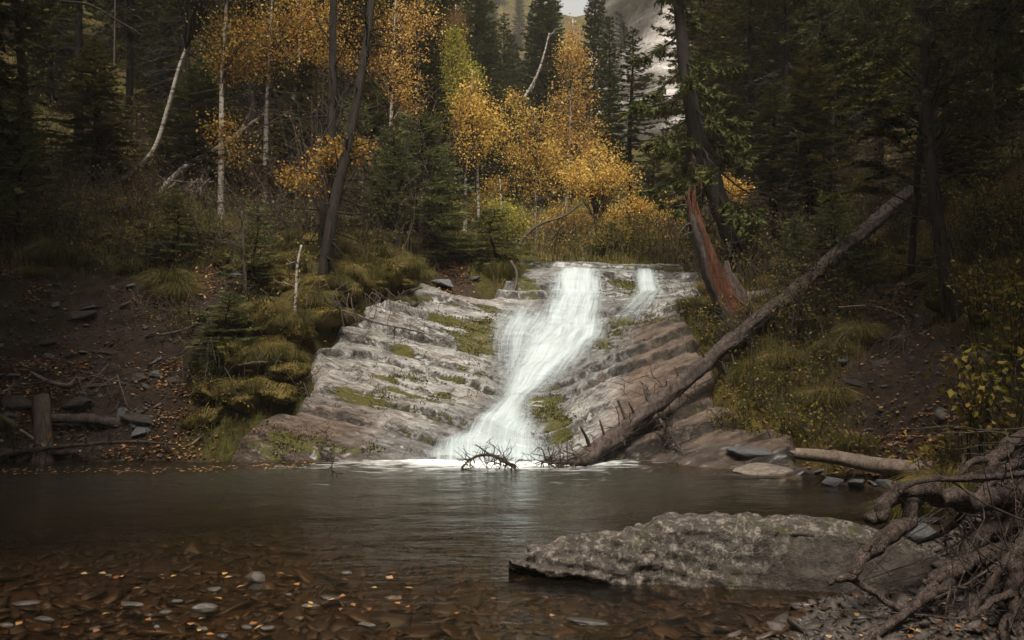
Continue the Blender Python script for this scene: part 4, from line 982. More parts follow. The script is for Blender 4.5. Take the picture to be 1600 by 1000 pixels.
pole("fallen_birch_pole", "broken white birch pole leaning diagonally on the dark left slope", "fallen tree", [P(238, 300, 14), P(285, 265, 14.1), P(340, 232, 14.2), P(385, 200, 14.3), P(416, 178, 14.4)], .06, M_BIRCH, 1, 3, .7, foot=True)
pole("leaning_birch_pole", "thin bare white pole leaning across the dark spruces above the falls", "tree", [P(818, 155, 26), P(838, 120, 26), P(850, 85, 26), P(858, 52, 26)], .05, M_BIRCH, 2, 8, .3, tl=(.3, .8))
pole("dark_leaning_trunk", "dark bare spruce trunk leaning right above the mossy spur", "tree", [P(496, 462, 12.3), P(508, 410, 12.3), P(522, 320, 12.4), P(545, 220, 12.6), P(560, 140, 12.8), P(573, 60, 13), P(582, -20, 13.2), P(592, -160, 13.4)], .088, M_BARK, 3, 60, .5, foot=True, rough=.12, tl=(.2, .9))
pole("dark_upright_trunk", "dark upright spruce trunk directly behind the leaning dark one", "tree", [P(500, 400, 14.5), P(510, 320, 14.5), P(518, 200, 14.6), P(520, 80, 14.7), P(522, -60, 14.8)], .085, M_BARK, 4, 50, .6, foot=True, rough=.12, tl=(.2, .9))
pole("dark_slope_trunk", "crooked dark trunk standing on the right slope beside the yellow bushes", "tree", [P(1500, 490, 11.1), P(1478, 430, 11.1), P(1466, 350, 11.1), P(1456, 280, 11.1), P(1450, 190, 11.2), P(1446, 90, 11.3), P(1450, -60, 11.4)], .085, M_BARK, 5, 45, .6, foot=True, rough=.15, tl=(.3, 1.0))
pole("slope_sapling_trunk", "thin dark stem standing in the gap right of the leaning spruce", "tree", [P(1138, 335, 18), P(1135, 280, 18), P(1132, 230, 18), P(1130, 100, 18)], .05, M_BARK, 6, 14, .6, foot=True)
pole("pale_dead_sapling", "thin pale dead sapling standing on the mossy spur at the left", "sapling", [P(458, 525, 11.2), P(462, 470, 11.2), P(464, 420, 11.2), P(471, 383, 11.2)], .022, M_BIRCH, 7, 3, .6, foot=True, tl=(.08, .25))
pole("dead_grey_sapling", "small grey dead sapling with drooping twigs on the left spur", "sapling", [P(385, 490, 11.4), P(383, 440, 11.4), P(380, 380, 11.4), P(378, 330, 11.4)], .03, M_TWIG, 8, 50, .4, foot=True, tl=(.15, .45))
pole("thin_dark_tree", "thin dark stem at the far left above the mossy ground", "tree", [P(165, 265, 15.5), P(172, 180, 15.5), P(178, 100, 15.5), P(180, -20, 15.5)], .022, M_TWIG, 9, 8, .6, foot=True)
pole("thin_dark_tree", "slim dark stem below the olive boughs on the right slope", "tree", [P(1298, 372, 15.5), P(1298, 320, 15.5), P(1300, 260, 15.5), P(1302, 160, 15.5)], .04, M_BARK, 10, 12, .6, foot=True)
pole("drooping_bough", "bare drooping bough arching over the upper left corner", "branch", [P(95, 2, 13), P(140, 8, 13), P(180, 30, 13.1), P(215, 50, 13.1)], .022, M_TWIG, 11, 8, .4)
pole("arching_dead_branch", "grey dead branch arching up from the left lip of the falls", "branch", [P(806, 395, 17), P(820, 370, 17), P(845, 350, 17), P(880, 338, 17), P(908, 318, 17)], .035, M_TWIG, 12, 10, .5)
pole("curved_pale_branch", "pale bare branch curving down beside the upper falls", "branch", [P(798, 408, 14.9), P(807, 425, 14.8), P(806, 445, 14.7), P(795, 465, 14.5), P(772, 478, 14.3), P(755, 483, 14.2)], .026, M_TWIG, 13, 14, .5, tl=(.1, .3))
pole("thin_birch", "thin white stem with sparse leaves left of the arching branch", "tree", [P(786, 385, 18), P(785, 345, 18), P(783, 318, 18), P(781, 280, 18)], .022, M_BIRCH, 14, 6, .5, foot=True)
pole("thin_birch", "thin white leaning stem in the thicket above the falls' left side", "tree", [P(606, 245, 17), P(609, 200, 17), P(611, 160, 17)], .025, M_BIRCH, 15, 5, .5)
# young spruces
for (px, D, H, ms, wf, lab) in [
    (655, 15.3, 2.3, SP_YOUNG[1], 1.5, "bushy grey-green spruce sapling left of the stony gully"),
    (612, 14.6, 1.8, SP_YOUNG[0], 1.4, "feathery young spruce at the left end of the sapling row"),
    (690, 16.2, 1.9, SP_YOUNG[0], 1.3, "young spruce right beside the stony gully's left edge"),
    (770, 15.8, 1.0, SP_YOUNG[1], 2.6, "round low bright green spruce bush at the left lip of the falls"),
    (400, 11.9, 1.2, SP_YOUNG[0], 1.5, "small dark spruce sapling on the mossy spur by the dead sapling"),
    (355, 10.95, .85, SP_YOUNG[1], 2.0, "low drooping spruce seedling overhanging the earth bank"),
    (1245, 13.6, 1.0, SP_YOUNG[0], 1.8, "small olive spruce seedling above the fallen trunk"),
    (1300, 13.3, 1.4, SP_YOUNG[1], 1.5, "young spruce growing just behind the fallen trunk's upper half"),
    (1210, 17.5, 1.8, SP_YOUNG[0], 1.4, "young spruce on the mossy slope right of the leaning spruce"),
    (560, 16.2, 2.2, SP_YOUNG[0], 1.4, "young spruce in the shade behind the dark leaning trunk"),
    (30, 13.5, 2.2, SP_YOUNG[0], 1.3, "young spruce at the far left above the earth bank"),
    (955, 18.5, .7, SP_YOUNG[1], 2.0, "tiny green spruce bush right of the lip of the falls"),
    (275, 13.2, 1.0, SP_YOUNG[1], 1.8, "low spruce seedling at the top of the earth bank"),
    ]:
    p = gpt(px, D); s = H / (2.4 if ms is SP_YOUNG[0] else 2.0)
    plant_tree("young_spruce", ms, lab, "sapling", p - np.array([0, 0, .05]), (s * wf, s * wf, s), RS.rand() * 6)
import bmesh
# ------------------------------------------------------------------ materials of stones and wood
def stone_mat(name, c1, c2, rough=.6, sc=6, spec=.4, crack=.5, lichen=None, bump=.6):
    n = NT(name); v = n.coord('Object'); oi = n.n("ShaderNodeObjectInfo"); g = n.n("ShaderNodeNewGeometry")
    off = n.n("ShaderNodeVectorMath", operation='ADD'); n.set(off.inputs[0], v)
    cb = n.n("ShaderNodeCombineXYZ"); n.set(cb.inputs[0], n.math('MULTIPLY', oi.outputs['Random'], 37.0)); n.set(off.inputs[1], cb.outputs[0]); v = off.outputs[0]
    f = n.noise(v, sc, 7, .68, .3); b = n.noise(v, sc * 6, 5, .7)
    c = n.mix(n.ramp(f, [(.3, 0), (.7, 1)]), c1, c2)
    c = n.mix(n.ramp(b, [(.32, .7), (.5, 0)]), c, n.mix(1.0, c, (.3, .28, .26), 'MULTIPLY'))
    if crack:
        wv = n.mix(.12, v, n.n("ShaderNodeTexNoise").outputs[1])
        cr = n.ramp(n.voro(n.mapping(wv, (1, 1, 2.2)), sc * .45, 'DISTANCE_TO_EDGE'), [(.0, crack), (.03, 0)])
        c = n.mix(cr, c, (.012, .010, .009))
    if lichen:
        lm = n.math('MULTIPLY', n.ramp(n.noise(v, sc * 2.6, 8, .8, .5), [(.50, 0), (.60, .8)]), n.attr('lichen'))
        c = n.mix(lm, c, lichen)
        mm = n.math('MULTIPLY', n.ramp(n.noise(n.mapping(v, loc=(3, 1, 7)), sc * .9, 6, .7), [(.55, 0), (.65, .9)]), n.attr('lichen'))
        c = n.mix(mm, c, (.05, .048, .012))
    var = n.math('ADD', .7, n.math('MULTIPLY', n.math('FRACT', n.math('ADD', oi.outputs['Random'], g.outputs['Random Per Island'])), .6))
    c = n.mix(1.0, c, var, 'MULTIPLY')
    h = n.math('ADD', f, n.math('MULTIPLY', b, .4))
    if crack: h = n.math('SUBTRACT', h, n.math('MULTIPLY', cr, .6))
    return n.done(n.principled(c, rough, n.bump(h, bump, .03), spec))
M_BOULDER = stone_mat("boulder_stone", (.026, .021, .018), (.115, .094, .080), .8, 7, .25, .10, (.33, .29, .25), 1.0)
M_SLATE = stone_mat("grey_slate", (.03, .03, .032), (.12, .12, .125), .55, 9, .4, 0)
M_WETSTONE = stone_mat("wet_river_stone", (.022, .016, .012), (.07, .054, .043), .42, 14, .5, 0, bump=.3)
M_PALESTONE = stone_mat("pale_river_stone", (.026, .022, .019), (.085, .075, .066), .3, 14, .5, 0, bump=.3)
M_RUSTSTONE = stone_mat("rust_river_stone", (.03, .018, .010), (.085, .05, .026), .3, 14, .5, 0, bump=.3)
M_CLIFF = None
M_DRIFT = bark_mat("bleached_driftwood", (.10, .072, .055), (.30, .235, .19), 14, .06, .7, .4)
M_LOGBARK = bark_mat("dead_log_bark", (.03, .022, .019), (.13, .10, .088), 16, .25, .9, 1.0)
M_ROOT = bark_mat("old_root_bark", (.02, .014, .012), (.15, .11, .092), 26, .5, .8, 1.0)
M_ROTTEN = bark_mat("rotten_red_wood", (.018, .009, .006), (.18, .066, .032), 16, .09, .8, 1.0)
M_GREYWOOD = bark_mat("weathered_grey_wood", (.05, .042, .036), (.20, .165, .145), 18, .08, .8, .6)
M_MOSSLOG = bark_mat("mossy_log_bark", (.03, .024, .018), (.14, .11, .09), 14, .25, .9, .8, moss=.9)

# ------------------------------------------------------------------ far cliff and far hill
def cliff():
    nx, nz = 150, 160
    u = np.linspace(0, 1, nx); w = np.linspace(0, 1, nz)
    U, W = np.meshgrid(u, w); x = 6.2 + 26 * U.ravel(); z = 6 + 36 * W.ravel()
    y = 58 - 6 * U.ravel() + (z - 6) * .22
    s = z + .35 * x
    y = y + 1.1 * fbm(np.stack([x * .16, y * 0, z * .22], 1), 5, 91) + .7 * terrace(s + .5 * vnoise(np.stack([x * .3, 0 * x, z * .3], 1), 4), 2.1, .6) + .35 * terrace(s * 1.0, .7, .6)
    y = y + 10 * sstep(.16, 0, U.ravel() + .05 * vnoise(np.stack([z * .3, z * 0, z * 0], 1), 3))
    V = np.stack([x, y, z], 1)
    i = np.arange(nz - 1)[:, None] * nx; j = np.arange(nx - 1)[None]
    Q = np.stack([i + j, i + j + 1, i + nx + j + 1, i + nx + j], -1).reshape(-1, 4)
    n = NT("pale_cliff_rock"); v = n.coord('Object')
    sv = n.mapping(v, (.12, .12, 1.1), (0, .33, 0))
    f = n.noise(sv, 1.0, 7, .68, .6); g = n.noise(v, .35, 4); h = n.noise(v, 2.2, 6, .7)
    c = n.mix(n.ramp(f, [(.3, 0), (.6, 1)]), (.22, .205, .20), (.55, .51, .48))
    c = n.mix(n.ramp(g, [(.6, 0), (.7, .7)]), c, (.36, .21, .14))
    c = n.mix(n.ramp(h, [(.3, .8), (.44, 0)]), c, (.06, .05, .05))
    mat = n.done(n.principled(c, .9, n.bump(n.math('ADD', f, h), .8, .5), .2))
    return struct(link_mesh("cliff", make_mesh("cliff", V, [Q], True, mat)))
cliff()
# ------------------------------------------------------------------ boulder in the foreground
def boulder():
    K = np.array([  # x, z low front, y low front, z crest, y crest, y back
        (-.02, .055, 5.60, .080, 5.64, 5.68), (.05, .040, 5.50, .13, 5.60, 5.75), (.12, .035, 5.46, .19, 5.62, 5.9), (.25, .025, 5.42, .205, 5.62, 5.95), (.40, .02, 5.40, .23, 5.6, 6.0), (.62, .00, 5.34, .27, 5.57, 6.05), (.78, -.05, 5.31, .325, 5.52, 6.1), (.935, -.10, 5.30, .39, 5.5, 6.1),
        (1.15, -.12, 5.26, .41, 5.48, 6.15), (1.36, -.12, 5.24, .415, 5.44, 6.15), (1.75, -.12, 5.22, .405, 5.38, 6.15), (2.10, -.12, 5.18, .38, 5.33, 6.1), (2.34, -.12, 5.16, .31, 5.31, 6.0), (2.53, -.12, 5.16, .19, 5.29, 5.85), (2.68, -.12, 5.18, .06, 5.28, 5.7), (2.80, -.12, 5.3, -.02, 5.4, 5.6)])
    nx, nr = 240, 110
    t = np.linspace(K[0, 0], K[-1, 0], nx)
    k = [np.interp(t, K[:, 0], K[:, c]) for c in range(1, 6)]
    zl, yl, zc, yc, yb = k
    def ring(i):
        a0 = np.array([[yl[i] + .12, -.25 + min(0, 0)], [yl[i] + .02, zl[i] - .01], [yl[i], zl[i] + .03], [yl[i] + .10 * (yc[i] - yl[i]), zl[i] + .45 * (zc[i] - zl[i])], [yl[i] + .42 * (yc[i] - yl[i]), zl[i] + .88 * (zc[i] - zl[i])],
                       [yc[i], zc[i]], [yc[i] + .5 * (yb[i] - yc[i]), zc[i] - .04], [yb[i], zc[i] * .3 - .08], [yb[i] - .05, -.35], [yl[i] + .3, -.35]])
        if zl[i] > -.03:      # the tip overhangs the water
            lo = zl[i] - .02 - .05 * max(0, (t[i] - .2))
            a0[0] = [yl[i] + .2, lo - .03]; a0[8] = [yb[i] - .05, lo - .10]; a0[9] = [yl[i] + .3, lo - .08]; a0[7, 1] = zc[i] * .5 + lo * .5 - .02
        a0 = np.vstack([a0, a0[:1]])
        L = np.concatenate([[0], np.cumsum(np.hypot(*np.diff(a0, axis=0).T))]); s = np.linspace(0, L[-1], nr, endpoint=False)
        return np.stack([np.interp(s, L, a0[:, 0]), np.interp(s, L, a0[:, 1])], 1)
    Rg = np.array([ring(i) for i in range(nx)])
    for _ in range(3): Rg[1:-1] = (Rg[:-2] + Rg[2:] + Rg[1:-1] * 2) / 4
    V = np.concatenate([np.repeat(t[:, None, None], nr, 1), Rg], 2)
    du = np.gradient(V, axis=0); dv = np.roll(V, -1, 1) - np.roll(V, 1, 1)
    N = unit(np.cross(dv, du)); cen = V.mean(1, keepdims=True)
    N *= np.sign(((V - cen) * N).sum(-1, keepdims=True) + 1e-9)
    p = V.reshape(-1, 3)
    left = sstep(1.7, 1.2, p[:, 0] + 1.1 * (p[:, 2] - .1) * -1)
    d = .014 * fbm(p * 2.2, 2, 201) + (.007 + .009 * left) * fbm(p * 11, 4, 202) - (.007 + .018 * left) * np.abs(fbm(p * np.array([2.4, 4, 7]), 3, 203)) - .05 * (vnoise(p * 1.9, 207) > .1) * .25 + .016 * np.round(2.4 * vnoise(p * np.array([1.6, 2, 3.2]), 208)) + .012 * left * fbm(p * 30, 3, 204)
    d = d + .5 * terrace(p[:, 2] + .16 * p[:, 0] + .03 * fbm(p * 4, 2, 205), .085, .7) * (.25 + .75 * left)
    taper = np.minimum(1, np.abs(p[:, 0] - K[0, 0]) / .12 + .15) * np.minimum(1, np.abs(K[-1, 0] - p[:, 0]) / .2)
    V = (p + N.reshape(-1, 3) * (d * taper)[:, None])
    i = np.arange(nx - 1)[:, None] * nr; j = np.arange(nr)[None]; j2 = (j + 1) % nr
    Q = np.stack([i + j, i + nr + j, i + nr + j2, i + j2], -1).reshape(-1, 4)
    c0, c1 = V[:nr].mean(0), V[-nr:].mean(0)
    V = np.vstack([V, c0, c1]); nv = nx * nr; jj = np.arange(nr); jn = (jj + 1) % nr
    T = np.concatenate([np.stack([np.full(nr, nv), jj, jn], 1), np.stack([np.full(nr, nv + 1), (nx - 1) * nr + jn, (nx - 1) * nr + jj], 1)])
    o = np.array([1.3, 5.7, 0])
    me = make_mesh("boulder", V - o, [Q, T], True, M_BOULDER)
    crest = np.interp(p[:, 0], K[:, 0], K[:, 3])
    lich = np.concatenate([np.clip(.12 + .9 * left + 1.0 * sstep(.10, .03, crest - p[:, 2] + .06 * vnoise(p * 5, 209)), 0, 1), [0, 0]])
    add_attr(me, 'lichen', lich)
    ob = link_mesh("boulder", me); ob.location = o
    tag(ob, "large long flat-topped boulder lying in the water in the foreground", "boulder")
boulder()

# ------------------------------------------------------------------ stones
def hull_stone(seed, n=14, flat=.45, sub=0, rough=.0):
    R_ = np.random.RandomState(seed)
    bm = bmesh.new()
    for q in unit(R_.normal(size=(n, 3))) * R_.uniform(.75, 1, (n, 1)): bm.verts.new((q[0], q[1] * .75, q[2] * flat))
    bmesh.ops.convex_hull(bm, input=bm.verts)
    bmesh.ops.delete(bm, geom=[v for v in bm.verts if not v.link_faces], context='VERTS')
    bmesh.ops.bevel(bm, geom=list(bm.edges), offset=.05, segments=1, affect='EDGES')
    me = bpy.data.meshes.new("stone"); bm.to_mesh(me); bm.free(); return me
def round_stone(seed, flat=.5, sub=3):
    R_ = np.random.RandomState(seed)
    bm = bmesh.new(); bmesh.ops.create_icosphere(bm, subdivisions=sub, radius=1)
    p = np.array([v.co[:] for v in bm.verts])
    d = 1 + .30 * fbm(p * 1.1 + seed, 2, seed) + .10 * fbm(p * 3, 3, seed) - .12 * (vnoise(p * 1.7 + seed, seed) > .15)
    p = p * d[:, None] * np.array([1, .8, flat])
    p[:, 2] = np.sign(p[:, 2]) * np.abs(p[:, 2]) ** .85
    for v, q in zip(bm.verts, p): v.co = q
    for f in bm.faces: f.smooth = True
    me = bpy.data.meshes.new("stone"); bm.to_mesh(me); bm.free(); return me
HULLS = [hull_stone(300 + k, 11 + 2 * k, [.3, .45, .25, .5, .35][k]) for k in range(5)]
for m in HULLS: m.materials.append(M_SLATE)
ROUNDS = []
for mt in (M_WETSTONE, M_PALESTONE, M_RUSTSTONE):
    L = [round_stone(320 + k, [.45, .35, .55][k]) for k in range(3)]
    for m in L: m.materials.append(mt)
    ROUNDS.append(L)
WHULLS = []
for mt in (M_WETSTONE, M_PALESTONE, M_RUSTSTONE):
    L = [hull_stone(340 + k, 16 + 4 * k, .5) for k in range(4)]
    for m in L: m.materials.append(mt)
    WHULLS.append(L)
def stone(me, name, label, cat, loc, s, rot, group=None):
    o = link_mesh(name, me); o.location = tuple(loc); o.scale = s if isinstance(s, tuple) else (s, s, s); o.rotation_euler = rot
    return tag(o, label, cat, group)
# named stones standing out of the shallow water: px, py, size px (half), kind, label
for (px, py, w, k, lab) in [
    (401, 903, 21, 0, "largest dark rounded stone standing clear of the shallow water"),
    (320, 945, 24, 1, "pale flat oval stone in the middle of the wet stones"),
    (258, 952, 15, 0, "dark low stone just left of the pale flat oval stone"),
    (205, 940, 30, 0, "dark flat stone ringed with orange leaves at the left"),
    (278, 935, 14, 0, "small dark stone behind the pale flat oval stone"),
    (337, 917, 22, 1, "pale thin stone below the largest dark rounded stone"),
    (170, 895, 9, 1, "tiny pale stone alone at the left in open shallow water"),
    (315, 978, 17, 0, "dark stone at the front with a pale streak, left of two dark neighbours"),
    (385, 975, 17, 0, "dark blunt stone in front, middle of the front row"),
    (418, 977, 19, 0, "dark blocky stone at the right end of the front row"),
    (350, 990, 18, 1, "greyish stone at the very bottom of the picture among the wet stones"),
    (488, 942, 20, 0, "dark flat stone beside orange leaves right of the pale oval stone"),
    (515, 930, 22, 1, "pale grey flat stone to the right of the orange leaves"),
    (40, 938, 30, 1, "pale wet stone with yellow leaves at the far left"),
    (70, 963, 26, 1, "pale long wet stone low at the left"),
    (10, 972, 18, 0, "dark wet stone cut by the left edge of the picture"),
    (150, 978, 22, 0, "dark wet pointed stone in front at the left"),
    (612, 930, 22, 2, "rust-brown flat stone alone right of the stone patch"),
    (920, 968, 38, 1, "low broad pale stone under a ripple in front of the boulder"),
    (575, 972, 22, 1, "pale flat wet stone right of the front row"),
    (450, 925, 9, 0, "small dark stone between the rounded stone and the leaf patch"),
    (245, 975, 10, 1, "small pale stone left of the front row"),
    (540, 890, 16, 1, "pale sliver of stone at the far right edge of the shallows"),
    (470, 962, 14, 2, "rusty stone behind the right end of the front row"),
    (232, 957, 12, 2, "small rusty stone beside the dark low stone"),
    ]:
    D = F * CAMH / (py - 500 + 4); r = w / F * D
    me = ROUNDS[k][(px + py) % 3] if px in (320, 920) else WHULLS[k][(px * 3 + py) % 4]; r *= .95
    g = float(ground_z((px - 800) / F * D, D)[0])
    hz = {401: .06}.get(px, .009 + .05 * r)
    sz = .042 if px != 401 else .10
    stone(me, "wet_stone", lab, "stone", ((px - 800) / F * D, D, hz - sz * .42), (r, r * .62, sz), ((px % 5) * .06 - .12, (px % 3) * .12 - .12, (px % 7) * .12 - .35))
# slate fragments of the earth banks
R0 = np.random.RandomState(42)
for (px, D, w, rx, lab) in [
    (695, 14.5, .42, .1, "big dark angular rock in the stony gully left of the falls"),
    (740, 14.9, .22, .2, "smaller flat rock behind the big dark gully rock's right end"),
    (665, 14.9, .3, .2, "rough flat rock behind the big dark gully rock's left end"),
    (715, 16.2, .35, .0, "mossy stone step further up the stony gully"),
    (690, 17.4, .2, .0, "small stone at the top of the stony gully"),
    (1318, 10.55, .13, .0, "thin pale flat slab sticking out of the right path edge"),
    (245, 11.1, .15, .5, "grey tilted slate block in the middle of the left earth bank"),
    (88, 12.1, .14, .3, "dark blocky stone at the top of the left earth bank"),
    (140, 12.15, .2, .1, "wide pale slate slab at the top of the left earth bank"),
    (110, 11.35, .12, .6, "upright bluish slate shard on the left earth bank"),
    (78, 11.4, .11, .6, "leaning grey slate shard, leftmost on the earth bank"),
    (125, 11.1, .1, .4, "small bluish slate piece under the upright shard"),
    (215, 10.42, .26, .1, "pale grey slab at the water's edge on the left shore"),
    (160, 10.9, .09, .9, "pale upright slate chip low on the left earth bank"),
    (228, 11.0, .1, .9, "pale slate chip right of the low upright chip"),
    (20, 10.6, .15, .2, "bluish stone at the left edge by the mossy stump"),
    (330, 16.3, .25, .4, "pointed stone among tangled roots on the left slope"),
    (300, 16.8, .3, .1, "flat stone among tangled roots higher on the left slope"),
    ]:
    p = gpt(px, D)
    stone(HULLS[px % 5], "slate_rock", lab, "rock", p + np.array([0, 0, w * .12]), (w, w * .9, w * .8), (rx, .2 * math.sin(px), R0.rand() * 6))
for k in range(140):
    if k < 100: x, y = R0.uniform(-6.6, -3.2), R0.uniform(10.3, 12.6)
    elif k < 122: x, y = R0.uniform(3.4, 5.0), R0.uniform(8.4, 11)
    else: x, y = R0.uniform(-1.5, -.7), R0.uniform(14.3, 18)
    w = .03 * math.exp(R0.exponential(.5)); w = min(w, .16)
    lab, grp = [("small slate fragment lying on the dark left earth bank", "small slate fragments on the left earth bank"), ("small stone lying on the right path of bare earth", "small stones on the right path"),
                ("small stone on the floor of the stony gully", "small stones in the stony gully")][0 if k < 100 else 1 if k < 122 else 2]
    stone(HULLS[k % 5], "slate_fragment", lab, "stone", (x, y, float(on_ground(x, y)[0]) + .01), (w, w, w * .7), (R0.uniform(-.6, .6), R0.uniform(-.6, .6), R0.rand() * 6), grp)
M_BANKROCK = stone_mat("dark_bank_rock", (.018, .014, .012), (.075, .06, .052), .75, 6, .3, 0, None, 1.0)
BH = [hull_stone(430 + k, 16 + 2 * k, [.4, .3, .5][k]) for k in range(3)]
for m in BH: m.materials.append(M_BANKROCK)
for k in range(26):
    if k < 18: x, y = R0.uniform(-6.3, -3.7), R0.uniform(10.25, 12.4)
    else: x, y = R0.uniform(3.6, 5.0), R0.uniform(8.8, 11.5)
    w = R0.uniform(.12, .34); z = float(on_ground(x, y)[0])
    stone(BH[k % 3], "bank_rock", "dark rock bedded in the " + ("left earth bank" if k < 18 else "earth of the right slope"), "rock", (x, y, z - .02), (w * 1.3, w * .8, w * .6), (R0.uniform(.1, .5), R0.uniform(-.2, .2), R0.uniform(-.4, .4)), "dark rocks bedded in the left earth bank" if k < 18 else "dark rocks bedded in the right slope")
# flat slabs and stones along the right shore, below the driftwood trunk
pale = stone_mat("pale_shore_slab", (.06, .05, .042), (.21, .175, .145), .55, 8, .35, .6)
slab = hull_stone(410, 20, .22); slab.materials.append(pale)
stone(slab, "shore_slab", "wide pale flat slab with orange leaves at the right shore", "rock", P(1205, 737, 9.3) + np.array([0, .05, .0]), (.50, .42, .32), (.05, .02, .25))
stone(HULLS[3], "shore_slab", "dark grey slab behind the pale flat slab at the right shore", "rock", P(1190, 720, 9.75) + np.array([0, .1, .05]), (.55, .4, .22), (.02, .05, .4))
for k, (px, py) in enumerate([(1262, 742), (1290, 745), (1318, 737), (1345, 743), (1372, 740), (1395, 748), (1340, 755), (1365, 755), (1300, 752), (1408, 740), (1425, 752), (1280, 735), (1332, 748), (1385, 757), (1410, 758)]):
    D = F * CAMH / (py - 500 + 6); w = R0.uniform(.06, .13)
    stone(HULLS[k % 5], "shore_stone", "grey stone packed under the driftwood trunk on the right shore", "stone", ((px - 800) / F * D, D, .02 + .02 * R0.rand()), (w * 1.2, w, w), (R0.uniform(-.3, .3), R0.uniform(-.3, .3), R0.rand() * 6), "grey stones packed under the driftwood trunk")
stone(HULLS[3], "shore_slab", "pale angular rock behind the boulder's right end, by the roots", "rock", P(1435, 838, 6.1), (.3, .25, .22), (.2, .1, .5))
stone(HULLS[2], "shore_slab", "small pale rock above the angular rock beside the roots", "rock", P(1450, 815, 6.4), (.2, .15, .2), (.1, .3, 1.5))
# ------------------------------------------------------------------ loose pebbles (uncountable)
def stone_field(name, pts, size, mat, seed, flat=.35, sub=1, tilt=.25, sink=.3):
    R_ = np.random.RandomState(seed)
    bm = bmesh.new(); bmesh.ops.create_icosphere(bm, subdivisions=sub, radius=1)
    bv = np.array([v.co[:] for v in bm.verts]); bf = np.array([[v.index for v in f.verts] for f in bm.faces]); bm.free()
    n = len(pts); s = size * np.exp(R_.normal(size=n) * .45)
    jit = 1 + .3 * R_.normal(size=(n, len(bv), 1)) * .6
    V = bv[None] * jit * np.stack([s * R_.uniform(.8, 1.3, n), s * R_.uniform(.6, 1, n), s * flat], 1)[:, None]
    a = R_.rand(n) * 6.283; ca, sa = np.cos(a)[:, None], np.sin(a)[:, None]
    x = V[..., 0] * ca - V[..., 1] * sa; y = V[..., 0] * sa + V[..., 1] * ca
    z = V[..., 2] + x * (R_.normal(size=n) * tilt)[:, None] + y * (R_.normal(size=n) * tilt)[:, None]
    W = np.stack([x, y, z], -1) + pts[:, None]; W[..., 2] += (s * flat * (1 - 2 * sink))[:, None]
    me = make_mesh(name, W.reshape(-1, 3), [(bf[None] + (np.arange(n) * len(bv))[:, None, None]).reshape(-1, 3)], True, mat)
    return struct(link_mesh(name, me), "stuff")
def sample(n, xr, yr, wfun, seed, maxtry=40):
    R_ = np.random.RandomState(seed); out = np.zeros((0, 2)); k = 0
    while len(out) < n and k < maxtry:
        q = np.stack([R_.uniform(*xr, n), R_.uniform(*yr, n)], 1); q = q[R_.rand(n) < wfun(q[:, 0], q[:, 1])]; out = np.vstack([out, q]); k += 1
    return out[:n]
def inview(x, y, m=60): 
    px = px_of(x, y); return (px > -m) & (px < 1600 + m)
q = sample(8500, (-4.6, 2.6), (4.1, 8.2), lambda x, y: inview(x, y) * sstep(-.62, -.12, base_z(x, y)) * (base_z(x, y) < .04) * (.3 + .7 * sstep(-.1, .5, vnoise(xyz(x, y, None, 1.3), 7))), 61)
gz = ground_z(q[:, 0], q[:, 1])
m1 = np.random.RandomState(3).rand(len(q))
pts = np.column_stack([q, gz])
stone_field("gravel", pts[m1 < .6], .032, M_WETSTONE, 62, .28, sub=2)
stone_field("gravel", pts[(m1 >= .6) & (m1 < .66)], .034, M_PALESTONE, 63, .25, sub=2)
stone_field("gravel", pts[m1 >= .66], .034, M_RUSTSTONE, 64, .25, sub=2)
q = sample(6500, (.9, 3.6), (4.1, 6.2), lambda x, y: inview(x, y) * sstep(-.05, .02, base_z(x, y)) * sstep(1.1, .6, base_z(x, y)), 65)
M_FLAKE = stone_mat("slate_flakes", (.035, .028, .024), (.12, .095, .08), .55, 14, .4, 0)
stone_field("gravel", np.column_stack([q, ground_z(q[:, 0], q[:, 1])]), .02, M_FLAKE, 66, .28, 1, .4)
q = sample(900, (-7, 5.5), (8.2, 13), lambda x, y: inview(x, y) * soil_mask(x, y) * (base_z(x, y) > 0), 67)
stone_field("gravel", np.column_stack([q, on_ground(q[:, 0], q[:, 1])]), .02, M_FLAKE, 68, .4, 1, .4)

# ------------------------------------------------------------------ fallen leaves (uncountable)
def leaf_field(name, q, z, size, seed, mat, flat=.35):
    R_ = np.random.RandomState(seed); n = len(q)
    d = R_.normal(size=(n, 3)); d[:, 2] *= flat * .6; d = unit(d)
    nr = unit(R_.normal(size=(n, 3)) * flat + np.array([0, 0, 1.0])); s = unit(np.cross(nr, d))
    V, Q = leaves(np.column_stack([q, z]), d, s, size * R_.uniform(.6, 1.3, n), size * R_.uniform(.5, .9, n), .45, .12)
    return struct(link_mesh(name, make_mesh(name, V, Q, False, mat)), "stuff")
q = sample(15000, (-7.5, 6), (8.3, 20), lambda x, y: inview(x, y) * (base_z(x, y) > .02) * (.12 + .88 * soil_mask(x, y)) * (.06 + .94 * sstep(-.1, .6, vnoise(xyz(x, y, None, 1.8), 12) + .4 * vnoise(xyz(x, y, None, 6), 13))) * np.where(rock_mask(x, y) > .5, .25, 1), 71)
leaf_field("fallen_leaves", q, on_ground(q[:, 0], q[:, 1]) + .015, .05, 72, M_LITTER)
q = sample(60, (-3, .3), (4.3, 5.6), lambda x, y: inview(x, y) * sstep(.2, .7, vnoise(xyz(x, y * 2, None, 2.0), 15) * .5 + .5), 73)
leaf_field("fallen_leaves", q, np.full(len(q), .012), .05, 74, M_LITTER, .15)
R_ = np.random.RandomState(9)
lx = R_.uniform(-6, -2.0, 230); ly = 9.15 + .5 * sstep(-5.5, -2.2, lx) + R_.normal(size=230) * .13 + .1 * np.sin(lx * 2.3)
leaf_field("fallen_leaves", np.stack([lx, ly], 1), np.full(230, .02), .045, 75, M_LITTER, .1)
